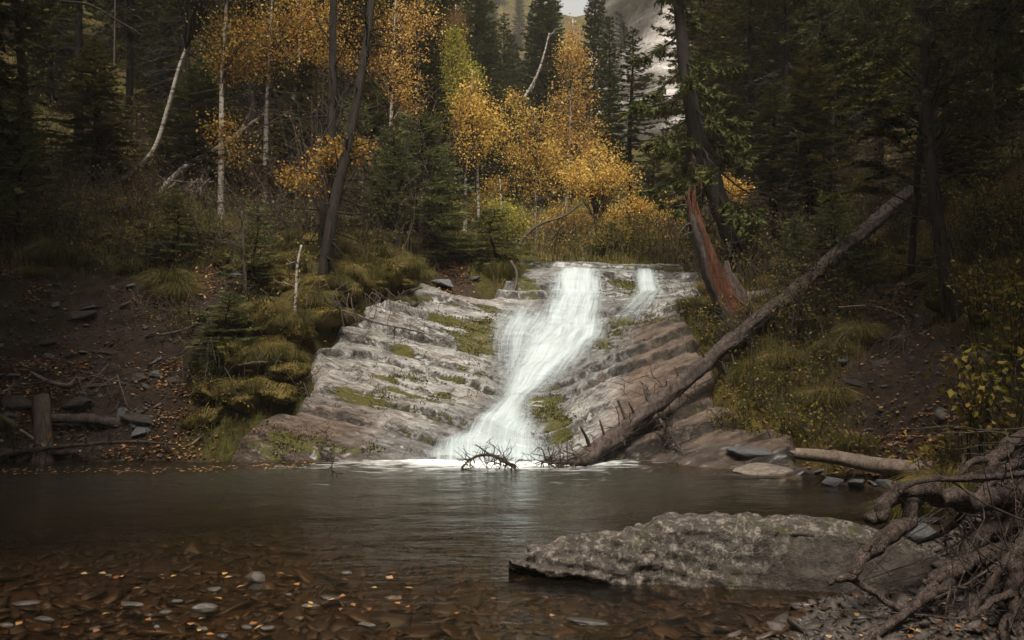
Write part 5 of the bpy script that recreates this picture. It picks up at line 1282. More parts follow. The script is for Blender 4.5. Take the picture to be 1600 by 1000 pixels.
q = sample(120, (2.6, 4.2), (8.3, 9.5), lambda x, y: sstep(.0, .1, base_z(x, y)), 76)
leaf_field("fallen_leaves", q, on_ground(q[:, 0], q[:, 1]) + .03, .05, 77, M_LITTER)
q = sample(260, (1.2, 3.0), (4.2, 5.6), lambda x, y: sstep(.0, .06, base_z(x, y)), 78)
leaf_field("fallen_leaves", q, on_ground(q[:, 0], q[:, 1]) + .02, .04, 79, M_LITTER)

# ------------------------------------------------------------------ grass, moss and brush (uncountable)
def blades(base, L, W, lean, seed, droop=.6):
    """curved blades: quad + triangle each"""
    R_ = np.random.RandomState(seed); n = len(base)
    a = R_.rand(n) * 6.283; h = np.stack([np.cos(a), np.sin(a), 0 * a], 1) * R_.uniform(.2, 1, (n, 1)) * droop + lean
    up = np.array([0, 0, 1.0])
    p1 = base + (up * .62 + h * .22) * L[:, None]; p2 = base + (up * (.95 - .55 * np.linalg.norm(h, axis=1, keepdims=True) ** 1.3) + h * .8) * L[:, None]
    s = unit(np.cross(p2 - base, R_.normal(size=(n, 3)))) * W[:, None] * .5
    V = np.stack([base - s, base + s, p1 + s * .8, p1 - s * .8, p2], 1).reshape(-1, 3)
    k = np.arange(n)[:, None] * 5
    return V, [k + np.array([[0, 1, 2, 3]]), k + np.array([[3, 2, 4]])]
def slope_lean(x, y, f=.5):
    e_ = .15; gx = (base_z(x + e_, y) - base_z(x - e_, y)) / (2 * e_); gy = (base_z(x, y + e_) - base_z(x, y - e_)) / (2 * e_)
    return np.stack([-gx * f, -gy * f, 0 * gx], 1)
def green(x, y): return (1 - soil_mask(x, y)) * (1 - rock_mask(x, y)) * (base_z(x, y) > .06)
def grass_field(n, xr, yr, wf, L0, W0, mat, seed):
    q = sample(n, xr, yr, wf, seed, 90); R_ = np.random.RandomState(seed + 1); m = len(q)
    b = np.column_stack([q, ground_z(q[:, 0], q[:, 1]) - .01])
    dist = np.maximum(1, q[:, 1] / 11)
    V, Q = blades(b, L0 * R_.uniform(.4, 1.3, m) * dist ** .3, W0 * dist * R_.uniform(.7, 1.3, m), slope_lean(q[:, 0], q[:, 1]), seed + 2)
    return struct(link_mesh("grass", make_mesh("grass", V, Q, False, mat)), "stuff")
clump = lambda x, y, f, s, a=-.1, b=.35: sstep(a, b, vnoise(xyz(x, y, None, f), s) + .5 * vnoise(xyz(x, y, None, f * 3), s + 1))
grass_field(26000, (-9, 8), (5, 20), lambda x, y: inview(x, y) * green(x, y) * (.1 + .9 * clump(x, y, 1.3, 31)) * np.minimum(1, 11 / y) ** 2, .17, .008, M_GRASS, 401)
grass_field(9000, (-9, 8), (7, 20), lambda x, y: inview(x, y) * green(x, y) * clump(x, y, 1.7, 33, .05, .45) * np.minimum(1, 11 / y) ** 2, .22, .008, M_STRAW, 404)
grass_field(9000, (-14, 14), (15, 30), lambda x, y: inview(x, y) * green(x, y), .28, .014, M_GRASS, 407)
def moss_field(n, seed):
    q = sample(n, (-8, 7), (8, 18), lambda x, y: inview(x, y) * green(x, y) * (.15 + .85 * clump(x, y, 1.1, 36, -.2, .2)), seed); R_ = np.random.RandomState(seed); m = len(q)
    b = np.column_stack([q, ground_z(q[:, 0], q[:, 1]) - .005]); d = unit(R_.normal(size=(m, 3)) * .6 + np.array([0, 0, .8]))
    V, Q = leaves(b, d, unit(np.cross(d, R_.normal(size=(m, 3)))), R_.uniform(.02, .055, m), .018, .4)
    return struct(link_mesh("moss", make_mesh("moss", V, Q, False, M_MOSS)), "stuff")
moss_field(45000, 411)
def brush_field(n, xr, yr, wf, h0, seed, mat, lf=None, leafn=0):
    q = sample(n, xr, yr, wf, seed, 90); R_ = np.random.RandomState(seed); m = len(q); mb = MB(); lv = []
    for k in range(m):
        b = np.array([q[k, 0], q[k, 1], 0]); H = h0 * R_.uniform(.4, 1.4)
        v = np.array([R_.normal() * .3, R_.normal() * .3 - .1, 1.0]) * H
        e = b + v; mid = b + v * .5 + R_.normal(size=3) * .06 * H
        pts = np.array([b, mid, e]); w = .004 * max(1, q[k, 1] / 10)
        mb.add(*tube(pts, [w, w * .8, w * .3], 3, cap=False))
        for _ in range(5):
            t = R_.uniform(.25, 1); o = b + v * t; vv = unit(R_.normal(size=3) + np.array([0, 0, .5])) * R_.uniform(.12, .4) * H
            mb.add(*tube(np.array([o, o + vv * .6 + R_.normal(size=3) * .02, o + vv]), [w * .6, w * .5, w * .2], 3, cap=False))
            if leafn: lv.append(o + vv * R_.uniform(.3, 1.1, (leafn, 1)) + R_.normal(size=(leafn, 3)) * .03)
        sl_ = slice(len(mb.V) - 6, len(mb.V)); z = float(ground_z(q[k, 0], q[k, 1])[0]) - .03
        for j in range(sl_.start, sl_.stop): mb.V[j] = mb.V[j] + np.array([0, 0, z])
        if leafn:
            for j in range(len(lv) - 5, len(lv)): lv[j] = lv[j] + np.array([0, 0, z])
    struct(mb.build("brush", mat), "stuff")
    if leafn:
        c = np.concatenate(lv); d = rand_dirs(R_, len(c)); s = unit(np.cross(d, R_.normal(size=d.shape)))
        V, Q = leaves(c, d, s, .035 * R_.uniform(.6, 1.5, len(c)) * np.maximum(1, c[:, 1] / 14), .026 * np.maximum(1, c[:, 1] / 14), .45)
        struct(link_mesh("brush_leaves", make_mesh("brush_leaves", V, Q, False, lf)), "stuff")
brush_field(900, (-11, -1), (12.8, 22), lambda x, y: inview(x, y) * green(x, y), .8, 421, M_DARKTWIG, M_DULL, 2)
brush_field(230, (-7, -1.3), (13.2, 19), lambda x, y: inview(x, y) * green(x, y) * (px_of(x, y) > 440), 2.0, 426, M_TWIG, M_DULL, 1)
brush_field(120, (3, 9), (13.2, 19), lambda x, y: inview(x, y) * green(x, y), 1.6, 427, M_TWIG, M_DULL, 1)
brush_field(800, (2.8, 12), (12.5, 24), lambda x, y: inview(x, y) * green(x, y), .7, 422, M_DARKTWIG, M_DULL, 2)
brush_field(420, (-3.5, 4.5), (16.8, 23), lambda x, y: inview(x, y) * green(x, y), .8, 423, M_TWIG, M_SHRUB, 4)
brush_field(620, (2.7, 7.5), (8.5, 13), lambda x, y: inview(x, y) * green(x, y), .42, 424, M_TWIG, M_SHRUB, 3)
brush_field(260, (-5.5, -1.4), (10.3, 13.5), lambda x, y: inview(x, y) * green(x, y), .3, 425, M_DARKTWIG, M_SHRUB, 1)
# ------------------------------------------------------------------ grass tussocks, moss cushions, shrubs
def tussock_mesh(seed, n, r, L0, mat, droop=1.0, w=.007):
    R_ = np.random.RandomState(seed)
    a = R_.rand(n) * 6.283; rr = r * np.sqrt(R_.rand(n)); b = np.stack([rr * np.cos(a), rr * np.sin(a), -.04 + 0 * a + .25 * r * (1 - (rr / r) ** 2)], 1)
    out = np.stack([np.cos(a), np.sin(a), 0 * a], 1) * (rr / r)[:, None] * .5 + np.array([0, -.12, 0])
    V, Q = blades(b, L0 * R_.uniform(.5, 1.2, n), np.full(n, w), out, seed, droop)
    return make_mesh("grass_tussock", V, Q, False, mat)
TUS = [tussock_mesh(501, 900, .17, .27, M_GRASS, .75, .0045), tussock_mesh(502, 700, .13, .22, M_GRASS, .9, .0045), tussock_mesh(503, 1000, .16, .30, M_STRAW, .8, .004), tussock_mesh(504, 800, .2, .26, M_GRASS, .7, .0045)]
def tussock(k, px, D, s, lab, grp=None, dz=0.0):
    p = gpt(px, D); o = link_mesh("grass_tussock", TUS[k]); o.location = (p[0], p[1], p[2] + dz); o.scale = (s, s, s); o.rotation_euler = (0, 0, (px * 7.3 + D) % 1 - .5)
    return tag(o, lab, "grass tussock", grp)
for a in [(2, 1300, 10.0, 1.1, "big straw-coloured grass tussock hanging over the earth path on the right"), (2, 1345, 11.0, 1.1, "straw-coloured grass tussock above the thin pale slab"),
          (2, 1225, 11.2, 1.1, "pale grass tussock under the middle of the fallen trunk"), (0, 1120, 12.5, 1.2, "green grass tussock at the foot of the broken red stump"),
          (3, 705, 17.2, 1.7, "tall green grass clump hanging over the left of the stony gully"), (0, 668, 16.0, 1.5, "green grass clump left of the gully, in front of the spruce saplings"),
          (3, 790, 15.3, 1.4, "bright grass clump at the right of the stony gully by the round bush"), (0, 265, 12.4, 1.5, "dark grass tussock crowning the edge of the left earth bank"),
          (2, 285, 12.2, 1.2, "tawny grass tussock hanging at the right end of the bank edge"), (0, 95, 13.0, 1.6, "rounded dark grass hummock at the far left above the bank"),
          (2, 560, 12.7, .9, "golden grass tuft on the mossy spur above the rock"), (1, 640, 13.5, .8, "small grass tuft where moss meets the gully stones"),
          (3, 1420, 6.9, 1.0, "fine grass clump standing behind the big forked root"), (2, 1475, 6.6, 1.0, "tall pale grass under the yellow-leaved shrubs"), (3, 1500, 6.3, 1.0, "dense green grass behind the tangled roots")]:
    tussock(*a)
R1 = np.random.RandomState(77)
for (n, xr, yr, lab, grp) in [(80, (-5.6, -1.4), (10.4, 15), "grass tuft growing on the mossy left spur", "grass tufts on the mossy left spur"), (52, (2.7, 6.5), (8.8, 14.5), "grass tuft growing on the mossy right bank", "grass tufts on the right bank"),
                              (22, (-7.5, -3.6), (12.6, 16), "grass tuft in the shade above the left earth bank", "shaded grass tufts above the left earth bank")]:
    for (x, y) in sample(n, xr, yr, lambda x, y: inview(x, y) * green(x, y), int(n)):
        k = R1.randint(4); o = link_mesh("grass_tussock", TUS[k]); s = R1.uniform(.5, 1.1); o.location = (x, y, float(ground_z(x, y)[0])); o.scale = (s, s, s * R1.uniform(.7, 1.1)); o.rotation_euler = (0, 0, R1.uniform(-.6, .6))
        tag(o, lab, "grass tussock", grp)
# moss cushions of the spur
def cushion_mesh(seed):
    R_ = np.random.RandomState(seed)
    bm = bmesh.new(); bmesh.ops.create_icosphere(bm, subdivisions=4, radius=1)
    p = np.array([v.co[:] for v in bm.verts]); f = np.array([[v.index for v in q.verts] for q in bm.faces]); bm.free()
    p = p * (1 + .22 * fbm(p * 1.6 + seed, 3, seed))[:, None] * np.array([1, .85, .62])
    me_v, me_f = p, f
    m = 2600; k = R_.randint(len(p), size=m); k = k[p[k, 2] > -.25]; b = p[k]; nr = unit(b)
    d = unit(nr + R_.normal(size=b.shape) * .45 + np.array([0, 0, -.15])); m = len(b)
    V, Q = leaves(b * .99, d, unit(np.cross(d, R_.normal(size=b.shape))), R_.uniform(.06, .17, m), .045, .4)
    mb = MB(); mb.add(p, [f]); mb.add(V, Q)
    return mb.mesh("moss_cushion", M_MOSS)
CUS = [cushion_mesh(k) for k in (601, 602, 603)]
for (n, xr, yr, lab, grp) in [(70, (-4.5, -1.3), (10.4, 14.2), "mossy cushion bulging from the left spur beside the pale rock", "moss cushions on the left spur"), (20, (-7.6, -3.5), (12.7, 16), "dark moss hummock above the left earth bank", "dark moss hummocks above the left earth bank"),
                              (22, (2.8, 6), (9.2, 15), "mossy hummock on the right bank around the fallen trunk", "moss hummocks on the right bank")]:
    for (x, y) in sample(n, xr, yr, lambda x, y: inview(x, y) * green(x, y), n + 5):
        o = link_mesh("moss_cushion", CUS[R1.randint(3)]); s = R1.uniform(.1, .3); o.location = (x, y, float(ground_z(x, y)[0]) + .02 * s); o.scale = (s * 1.2, s, s * R1.uniform(.6, 1.0)); o.rotation_euler = (R1.normal() * .2, R1.normal() * .2, R1.rand() * 6)
        tag(o, lab, "moss cushion", grp)
M_DULLG = leaf_mat('undergrowth_leaves', [(0, (.03, .035, .01)), (.5, (.075, .07, .02)), (.85, (.14, .10, .03)), (1, (.2, .10, .03))], .3)
for (x, y, s) in [(-2.95, 10.85, .26), (-2.75, 11.3, .3), (-2.68, 11.75, .34), (-2.5, 12.2, .3), (-2.42, 12.55, .36), (-2.1, 12.85, .3), (-1.85, 13.1, .32), (-1.6, 13.4, .26), (-3.2, 10.6, .3), (-3.35, 10.9, .34), (-3.05, 11.3, .36), (-2.2, 13.2, .3)]:
    o = link_mesh("moss_cushion", CUS[int(s * 100) % 3]); o.location = (x, y, float(ground_z(x, y)[0]) + .04); o.scale = (s * R1.uniform(.7, 1.1), s * R1.uniform(.7, 1), s * R1.uniform(.7, 1.1)); o.rotation_euler = (R1.uniform(-.3, .4), R1.uniform(-.4, .4), x * 9)
    tag(o, "mossy cushion bulging from the left spur beside the pale rock", "moss cushion", "moss cushions on the left spur")
    for k in range(2):
        o = link_mesh("grass_tussock", TUS[(k * 2 + int(s * 100)) % 4]); o.location = (x - .1 + .2 * k, y - .1, float(ground_z(x, y)[0]) + .08); o.scale = (.8, .8, .8); o.rotation_euler = (.3, 0, x * 5 + k)
        tag(o, "grass tuft growing on the mossy left spur", "grass tussock", "grass tufts on the mossy left spur")
# leafy shrubs at the right edge
def leafy_shrub(label, base, nst, H, spread, seed, leaf=.06, nl=16, mat=None):
    R_ = np.random.RandomState(seed); t = thing("leafy_shrub", label, "shrub", base); st = MB(); c, d = [], []
    for k in range(nst):
        az = R_.uniform(0, 6.28); L = H * R_.uniform(.6, 1.15); ou = spread * R_.uniform(.2, 1)
        s = np.linspace(0, 1, 9)
        pts = np.stack([math.cos(az) * ou * s ** 1.7 - .12 * s, math.sin(az) * ou * s ** 1.7 - .1 * s, L * (s - .22 * s ** 3)], 1) + np.cumsum(R_.normal(size=(9, 3)) * .008, 0)
        pts[:, :2] += R_.normal(size=2) * .12
        pts[:, 2] -= .08
        st.add(*tube(pts, np.linspace(.007, .002, 9), 4, cap=False))
        tt = R_.uniform(.2, 1, nl) * 8; j = np.minimum(tt.astype(int), 7); b = pts[j] + (pts[j + 1] - pts[j]) * (tt - j)[:, None]
        dd = unit(R_.normal(size=(nl, 3)) + np.array([0, -.3, -.25])); off = R_.uniform(.02, .1, (nl, 1))
        c.append(b + dd * off); d.append(dd)
        for a0, v in zip(b, dd * off): st.add(*tube(np.array([a0, a0 + v]), [.002, .0015], 3, cap=False))
    c, d = np.concatenate(c), np.concatenate(d); s = unit(np.cross(d, R_.normal(size=d.shape) + np.array([0, 0, 1.0])))
    V, Q = leaves(c, d, s, leaf * R_.uniform(.5, 1.3, len(c)), leaf * .62 * R_.uniform(.7, 1.2, len(c)), .42, .14)
    st.build("stems", M_DARKTWIG, t); link_mesh("leaves", make_mesh("leaves", V, Q, False, mat or M_SHRUB), None, t)
    return t
for (px, D, n, H, sp, lf, lab) in [(1560, 7.0, 34, 1.15, .55, .075, "tall yellow-leaved shrub at the right edge above the roots"), (1490, 7.5, 26, .7, .5, .075, "yellow-leaved bramble hanging over the end of the driftwood trunk"),
                                   (1610, 8.3, 30, 1.2, .6, .06, "dense leafy shrub cut by the right edge of the picture"), (1545, 9.6, 26, .8, .5, .05, "yellow-green bush on the slope behind the shrubs at the right"),
                                   (1590, 11.0, 30, 1.1, .6, .05, "bright yellow bush at the foot of the dark slope trunk's right side"), (1150, 10.5, 18, .35, .3, .035, "low yellow shrub at the right edge of the rock, under the fallen trunk"),
                                   (1190, 10.8, 20, .5, .35, .035, "olive leafy shrub beneath the fallen trunk's middle"), (1250, 9.95, 16, .4, .3, .035, "small leafy shrub on the right shore's grassy edge"),
                                   (1530, 13.0, 24, .9, .6, .05, "yellow bush higher on the dark right slope"), (1400, 15.5, 20, .8, .5, .05, "olive bush behind the upper end of the fallen trunk"),
                                   (1110, 13.2, 14, .5, .25, .04, "small green shrub left of the broken red stump"), (340, 10.7, 16, .4, .3, .035, "olive shrub spilling over the lowest edge of the left spur"), (385, 10.6, 14, .35, .3, .03, "small leafy shrub at the foot of the spur beside the brown rock"), (300, 11.6, 18, .5, .35, .035, "leafy brown-green shrub at the right end of the left earth bank"), (420, 11.2, 14, .4, .3, .03, "yellowish shrub among the moss cushions of the left spur"), (640, 13.4, 8, .3, .2, .03, "tiny yellow-leaved shrub under the mossy logs")]:
    leafy_shrub(lab, gpt(px, D), n, H, sp, px, lf)
# undergrowth: a few bushes copied over the shaded slopes
_u = [leafy_shrub("low brown-green undergrowth bush on the shaded left slope", (0, 0, 0), 22, .75, .55, 900 + k, .045, 14, M_DULLG) for k in range(2)]
for k, (n, xr, yr, lab, grp) in enumerate([(85, (-11, -1.6), (12.8, 19), "low brown-green undergrowth bush on the shaded left slope", "undergrowth bushes on the left slope"), (75, (3.0, 10), (11.5, 19), "low brown-green undergrowth bush on the shaded right slope", "undergrowth bushes on the right slope")]):
    for i, (x, y) in enumerate(sample(n, xr, yr, lambda x, y: inview(x, y) * green(x, y), 950 + k)):
        c = _u[i] if (k == 0 and i < 2) else copy_tree(_u[i % 2])
        c.location = (x, y, float(ground_z(x, y)[0]) - .03); sc_ = R1.uniform(.6, 1.5); c.scale = (sc_, sc_, sc_ * R1.uniform(.7, 1.1)); c.rotation_euler = (0, 0, R1.rand() * 6); tag(c, lab, "bush", grp)
def finger_pine():
    R_ = np.random.RandomState(88)
    t = thing("pine_tree", "long-needled pine hanging its boughs over the upper right corner", "tree", gpt(1660, 11.5)); o = np.array(t.location)
    path = resample([o - o + np.array([0, 0, -.2]), P(1650, 250, 11.4) - o, P(1640, 60, 11.2) - o, P(1630, -160, 11) - o], 40)
    tk = MB(); tk.add(*tube(path, np.linspace(.16, .08, 40), 12, .12, 4)); cc, cd = [], []
    for (b, e, n) in [((1640, 60, 11.2), (1370, 60, 9.8), 90), ((1640, 20, 11.2), (1290, 35, 9.8), 110), ((1640, 110, 11.2), (1420, 140, 10), 80), ((1630, -40, 11.2), (1340, -5, 9.6), 90), ((1650, 180, 11.4), (1480, 190, 10.3), 60), ((1630, 0, 11), (1500, 80, 9.6), 70),
                      ((1640, 60, 11.2), (1560, 120, 9.8), 60), ((1640, -60, 11), (1440, 20, 9.5), 80)]:
        a0, e0 = P(*b) - o, P(*e) - o; pts = resample([a0, (a0 + e0) / 2 + np.array([0, 0, .12]), e0], 14); tk.add(*tube(pts, np.linspace(.03, .006, 14), 5, .1))
        for k in range(n):
            j = R_.randint(3, 14); v = unit(R_.normal(size=3) + unit(e0 - a0) * .8 + np.array([0, 0, -.15])) * R_.uniform(.08, .45); tk.add(*tube(np.array([pts[j], pts[j] + v * .5 + R_.normal(size=3) * .02, pts[j] + v]), [.006, .004, .003], 3, cap=False))
            m = 26; w = pts[j] + v * R_.uniform(.55, 1.02, (m, 1)); cc.append(w); cd.append(unit(unit(v) * 1.0 + R_.normal(size=(m, 3)) * .65))
    cc, cd = np.concatenate(cc), np.concatenate(cd); V, Q = leaves(cc, cd, unit(np.cross(cd, R_.normal(size=cc.shape))), R_.uniform(.07, .12, len(cc)), .0065, .5)
    tk.build("trunk", M_BARK, t); link_mesh("crown", make_mesh("crown", V, Q, False, M_PINE), None, t)
finger_pine()
def hanging_boughs():
    R_ = np.random.RandomState(89)
    t = thing("spruce_tree", "young spruce with olive shelf-like boughs reaching out over the right slope", "tree", gpt(1420, 12.2)); o = np.array(t.location)
    path = resample([np.array([0, 0, -.2]), P(1432, 300, 12.1) - o, P(1440, 180, 12.0) - o, P(1445, 40, 12) - o, P(1446, -100, 12) - o], 40); tk = MB(); tk.add(*tube(path, np.linspace(.05, .025, 40), 9, .1, 4)); mb = MB()
    for (b, e) in [((1438, 190, 12), (1295, 168, 11)), ((1438, 200, 12), (1345, 215, 11.3)), ((1436, 250, 12), (1350, 205, 11.2)), ((1434, 230, 12), (1370, 180, 11)), ((1432, 290, 12), (1285, 262, 11.2)), ((1434, 285, 12), (1345, 285, 11.3)), ((1432, 320, 12), (1285, 312, 11.2)), ((1440, 140, 12), (1310, 130, 11)), ((1440, 110, 12), (1370, 150, 10.9)), ((1438, 210, 12), (1500, 210, 11.3)),
                   ((1438, 150, 12), (1520, 150, 11)), ((1442, 60, 12), (1330, 90, 11)), ((1434, 270, 12), (1490, 290, 11.4)), ((1436, 190, 12), (1400, 170, 10.8))]:
        a0, e0 = P(*b) - o, P(*e) - o; L = np.linalg.norm(e0 - a0); pts = resample([a0, (a0 + e0) / 2 + np.array([0, 0, .1 * L]), e0], 14); tk.add(*tube(pts, np.linspace(.013, .003, 14), 4))
        n = int(L * 75); tt = R_.uniform(.3, 1, n) * 13; j = np.minimum(tt.astype(int), 12); p = pts[j] + (pts[j + 1] - pts[j]) * (tt - j)[:, None]; d = unit(pts[j + 1] - pts[j]); sd = unit(np.cross(d, [0, 0, 1.0]))
        td = unit(d + sd * R_.uniform(-1, 1, (n, 1)) + np.array([0, 0, -.15]) + R_.normal(size=(n, 3)) * .15); ll = R_.uniform(.08, .26, n) * (1.25 - tt / 13 * .8)
        ss = unit(np.cross(td, np.array([0, 0, 1.0]) + R_.normal(size=(n, 3)) * .4)); mb.add(*leaves(p, td, ss, ll, .022, .4))
        for q_ in (.15, .3, .45, .6, .75, .9):
            for g in (-1, 1):
                d2 = unit(td + ss * g * 1.0); mb.add(*leaves(p + td * (ll * q_)[:, None], d2, unit(np.cross(d2, R_.normal(size=(n, 3)) * .5 + np.array([0, 0, 1.0]))), ll * .3 + .015, .02, .4))
    tk.build("trunk", M_BARK, t); mb.build("crown", leaf_mat("olive_bough_needles", [(0, (.05, .055, .01)), (.6, (.11, .10, .018)), (1, (.19, .14, .03))], .25), t, False)
hanging_boughs()

# ------------------------------------------------------------------ dead wood
def log(name, label, cat, pts, r, mat, seed, stubs=(), twigs=0, rough=.1, sides=20, part="trunk", n=90, tl=(.1, .35), caps=None):
    R_ = np.random.RandomState(seed); o = np.array(pts[0]); t = thing(name, label, cat, o)
    path = resample(pts, n) - o; rr = np.interp(np.linspace(0, 1, n), np.linspace(0, 1, len(r)), r)
    path = path + np.cumsum(R_.normal(size=(n, 3)) * r[0] * .02, 0)
    mb = MB(); mb.add(*tube(path, rr, sides, rough, seed, ns=2.2)); mb.build(part, mat, t)
    for (f, v, L, rs) in stubs:
        i = int(f * (n - 1)); b = path[i]; v = unit(np.array(v, float)); q = resample([b, b + v * L * .5 + R_.normal(size=3) * .02 * L, b + v * L], 10)
        m = MB(); m.add(*tube(q, np.linspace(rs, rs * .45, 10), 7, .2, seed + i)); m.build("branch_stub", mat, t)
    if twigs:
        tb = MB()
        for k in range(twigs):
            if twigs <= 8: tb = MB()
            i = R_.randint(2, n - 2); b = path[i]; v = unit(R_.normal(size=3)) * R_.uniform(*tl)
            q = resample([b, b + v * .6 + R_.normal(size=3) * .03, b + v], 6); tb.add(*tube(q, np.linspace(.007, .0025, 6), 4, cap=False))
            for _ in range(3):
                e = q[R_.randint(2, 6)]; tb.add(*tube(np.array([e, e + unit(R_.normal(size=3) + unit(v)) * R_.uniform(.04, .18)]), [.0035, .002], 3, cap=False))
            if twigs <= 8: tb.build("twig", M_DARKTWIG, t)
        if twigs > 8: tb.build("twigs", M_DARKTWIG, t)
    return t
_a, _b = P(905, 724, 9.75), P(1432, 296, 14.2)
_mid = [_a + (_b - _a) * f + np.array([0, 0, -.06 * math.sin(math.pi * f)]) for f in (0, .2, .4, .6, .8, 1)]
log("fallen_tree", "long dead spruce trunk fallen diagonally from the right slope into the pool", "fallen tree", _mid, [.082, .095, .098, .10, .10, .104, .108, .11], M_LOGBARK, 31,
    [(.03, (-.35, -.3, .8), .36, .026), (.06, (-.25, -.2, .8), .28, .022), (.105, (-.35, -.1, .85), .32, .024), (.125, (-.3, -.3, .6), .26, .02), (.155, (-.25, .1, .9), .24, .02), (.20, (-.1, -.3, .8), .2, .016), (.235, (-.3, .2, .9), .22, .018),
     (.18, (.3, -.2, -.8), .2, .014), (.30, (-.4, -.2, .7), .2, .014), (.36, (.1, -.4, -.8), .3, .014), (.33, (.25, -.3, -.9), .62, .02), (.45, (-.5, -.2, .6), .25, .012), (.5, (.5, -.5, -.4), .35, .012), (.09, (.1, -.5, -.5), .2, .012), (.62, (-.1, -.5, .6), .25, .012)], 170, .22, 26, n=260)
log("dead_branch", "thin dead branch hanging down from the fallen trunk to the shore rock", "branch", [P(1030, 655, 10.3), P(1048, 680, 10.2), P(1062, 700, 10.1), P(1078, 728, 9.85)], [.022, .018, .015, .012], M_LOGBARK, 32, (), 22, .1, 8, tl=(.05, .25), n=40)
log("broken_tree_base", "splayed broken root end of the fallen trunk lying at the water's edge", "root", [P(925, 718, 9.8), P(890, 722, 9.7), P(860, 722, 9.65), P(845, 720, 9.6)], [.05, .03, .018, .008], M_ROOT, 33, [(.2, (-.9, -.3, .12), .4, .014), (.3, (-.8, -.6, .05), .35, .012), (.1, (-.7, .3, .25), .3, .012), (.25, (-1, -.1, .2), .5, .009)], 50, .15, 10, tl=(.08, .3), n=40)
log("driftwood_log", "smooth bleached driftwood trunk lying on the right shore", "log", [P(1242, 708, 8.9), P(1300, 714, 8.75), P(1370, 726, 8.55), P(1430, 732, 8.35), P(1470, 735, 8.2)], [.055, .07, .075, .078, .072], M_DRIFT, 34, [(.02, (-1, 0, .3), .07, .03)], 0, .06, 22)
log("mossy_log", "thick pale broken log slanting down into the stony gully", "log", [P(600, 395, 14.6), P(612, 410, 14.4), P(624, 430, 14.2), P(634, 455, 13.9)], [.10, .12, .115, .10], M_GREYWOOD, 35, [(.1, (-.6, -.3, .5), .25, .03)], 4, .12, 16)
log("mossy_log", "longer mossy log below the thick pale one, pointing down to the gully", "log", [P(560, 410, 13.6), P(590, 440, 13.4), P(615, 460, 13.2), P(650, 478, 13.0)], [.085, .09, .08, .05], M_MOSSLOG, 36, [(.7, (.9, -.3, .25), .45, .03), (.3, (.2, -.3, .8), .2, .018)], 8, .12, 14)
log("birch_log", "mottled birch log lying level on the mossy spur", "log", [P(440, 422, 12.6), P(480, 428, 12.6), P(515, 428, 12.7)], [.055, .055, .05], M_BIRCH, 37, (), 2, .1, 12)
log("mossy_log", "dark rotting log high on the spur behind the dark leaning trunk", "log", [P(525, 340, 15.2), P(550, 352, 15), P(575, 368, 14.8)], [.09, .1, .09], M_MOSSLOG, 38, (), 4, .12, 12)
log("dead_branch", "long thin bare branch lying across the pale rock's upper edge", "branch", [P(488, 482, 11.7), P(540, 487, 11.8), P(590, 505, 12.0), P(640, 515, 12.2), P(672, 524, 12.35)], [.014, .014, .012, .01, .006], M_GREYWOOD, 39, (), 14, .1, 8, tl=(.1, .3), n=60)
log("dead_branch", "thin straight pole slanting over the rock below the mossy logs", "branch", [P(622, 470, 12.9), P(650, 500, 12.75), P(672, 522, 12.6)], [.016, .014, .01], M_GREYWOOD, 40, (), 3, .08, 8, n=30)
log("dead_branch", "short grey stick jutting level from the drooping spur above the bank", "branch", [P(365, 572, 10.6), P(400, 566, 10.6), P(432, 566, 10.7)], [.016, .016, .012], M_GREYWOOD, 41, (), 3, .1, 8, n=30)
log("dead_branch", "curved dark branch hanging down the dark notch beside the pale rock", "branch", [P(462, 575, 10.9), P(475, 600, 10.8), P(484, 628, 10.75)], [.014, .012, .007], M_DARKTWIG, 42, (), 10, .1, 8, tl=(.08, .2), n=30)
log("grey_root_log", "grey bent root log running right from the broken red stump", "log", [P(1160, 466, 13.3), P(1190, 462, 13.4), P(1215, 455, 13.6), P(1245, 452, 13.9)], [.07, .08, .075, .05], M_GREYWOOD, 43, [(.9, (.8, .2, .5), .25, .02), (.5, (.3, -.5, .7), .12, .015)], 5, .12, 14)
log("dead_branch", "short dark crooked log lying across the path on the right slope", "branch", [P(1362, 476, 12.1), P(1390, 470, 12.1), P(1415, 455, 12.15), P(1450, 450, 12.2)], [.035, .045, .045, .03], M_LOGBARK, 44, [(.4, (-.5, -.3, .6), .12, .014)], 8, .14, 12, n=50)
log("dead_branch", "pale twisted dry branch arching below the crooked dark log", "branch", [P(1310, 480, 11.2), P(1360, 478, 11.0), P(1400, 490, 10.8), P(1415, 500, 10.7), P(1427, 535, 10.5)], [.010, .010, .010, .008, .006], M_DRIFT, 45, (), 26, .1, 7, tl=(.08, .3), n=60)
log("dead_branch", "bare twiggy branch arching out of the pool below the falls", "branch", [P(806, 731, 9.5), P(790, 722, 9.5), P(768, 711, 9.52), P(748, 712, 9.55), P(730, 722, 9.55), P(717, 738, 9.5)], [.022, .02, .018, .015, .011, .006], M_DARKTWIG, 46, [(.42, (-.75, .1, .5), .2, .011), (.72, (-.8, -.2, -.1), .16, .007)], 46, .12, 9, tl=(.06, .24), n=70)
log("dead_branch", "tiny twig poking up from the pool left of the falls", "branch", [P(527, 746, 9.0), P(524, 738, 9.0), P(518, 735, 9.0)], [.006, .005, .003], M_DARKTWIG, 47, (), 4, .1, 6, n=20, tl=(.03, .1))
log("shore_branch", "long thin branch lying along the left shore over the water", "branch", [P(-30, 717, 10.0), P(60, 702, 10.0), P(130, 695, 10.0), P(210, 690, 10.05), P(275, 694, 10.1)], [.03, .03, .022, .018, .008], M_DARKTWIG, 48, (), 60, .12, 9, tl=(.08, .3), n=90)
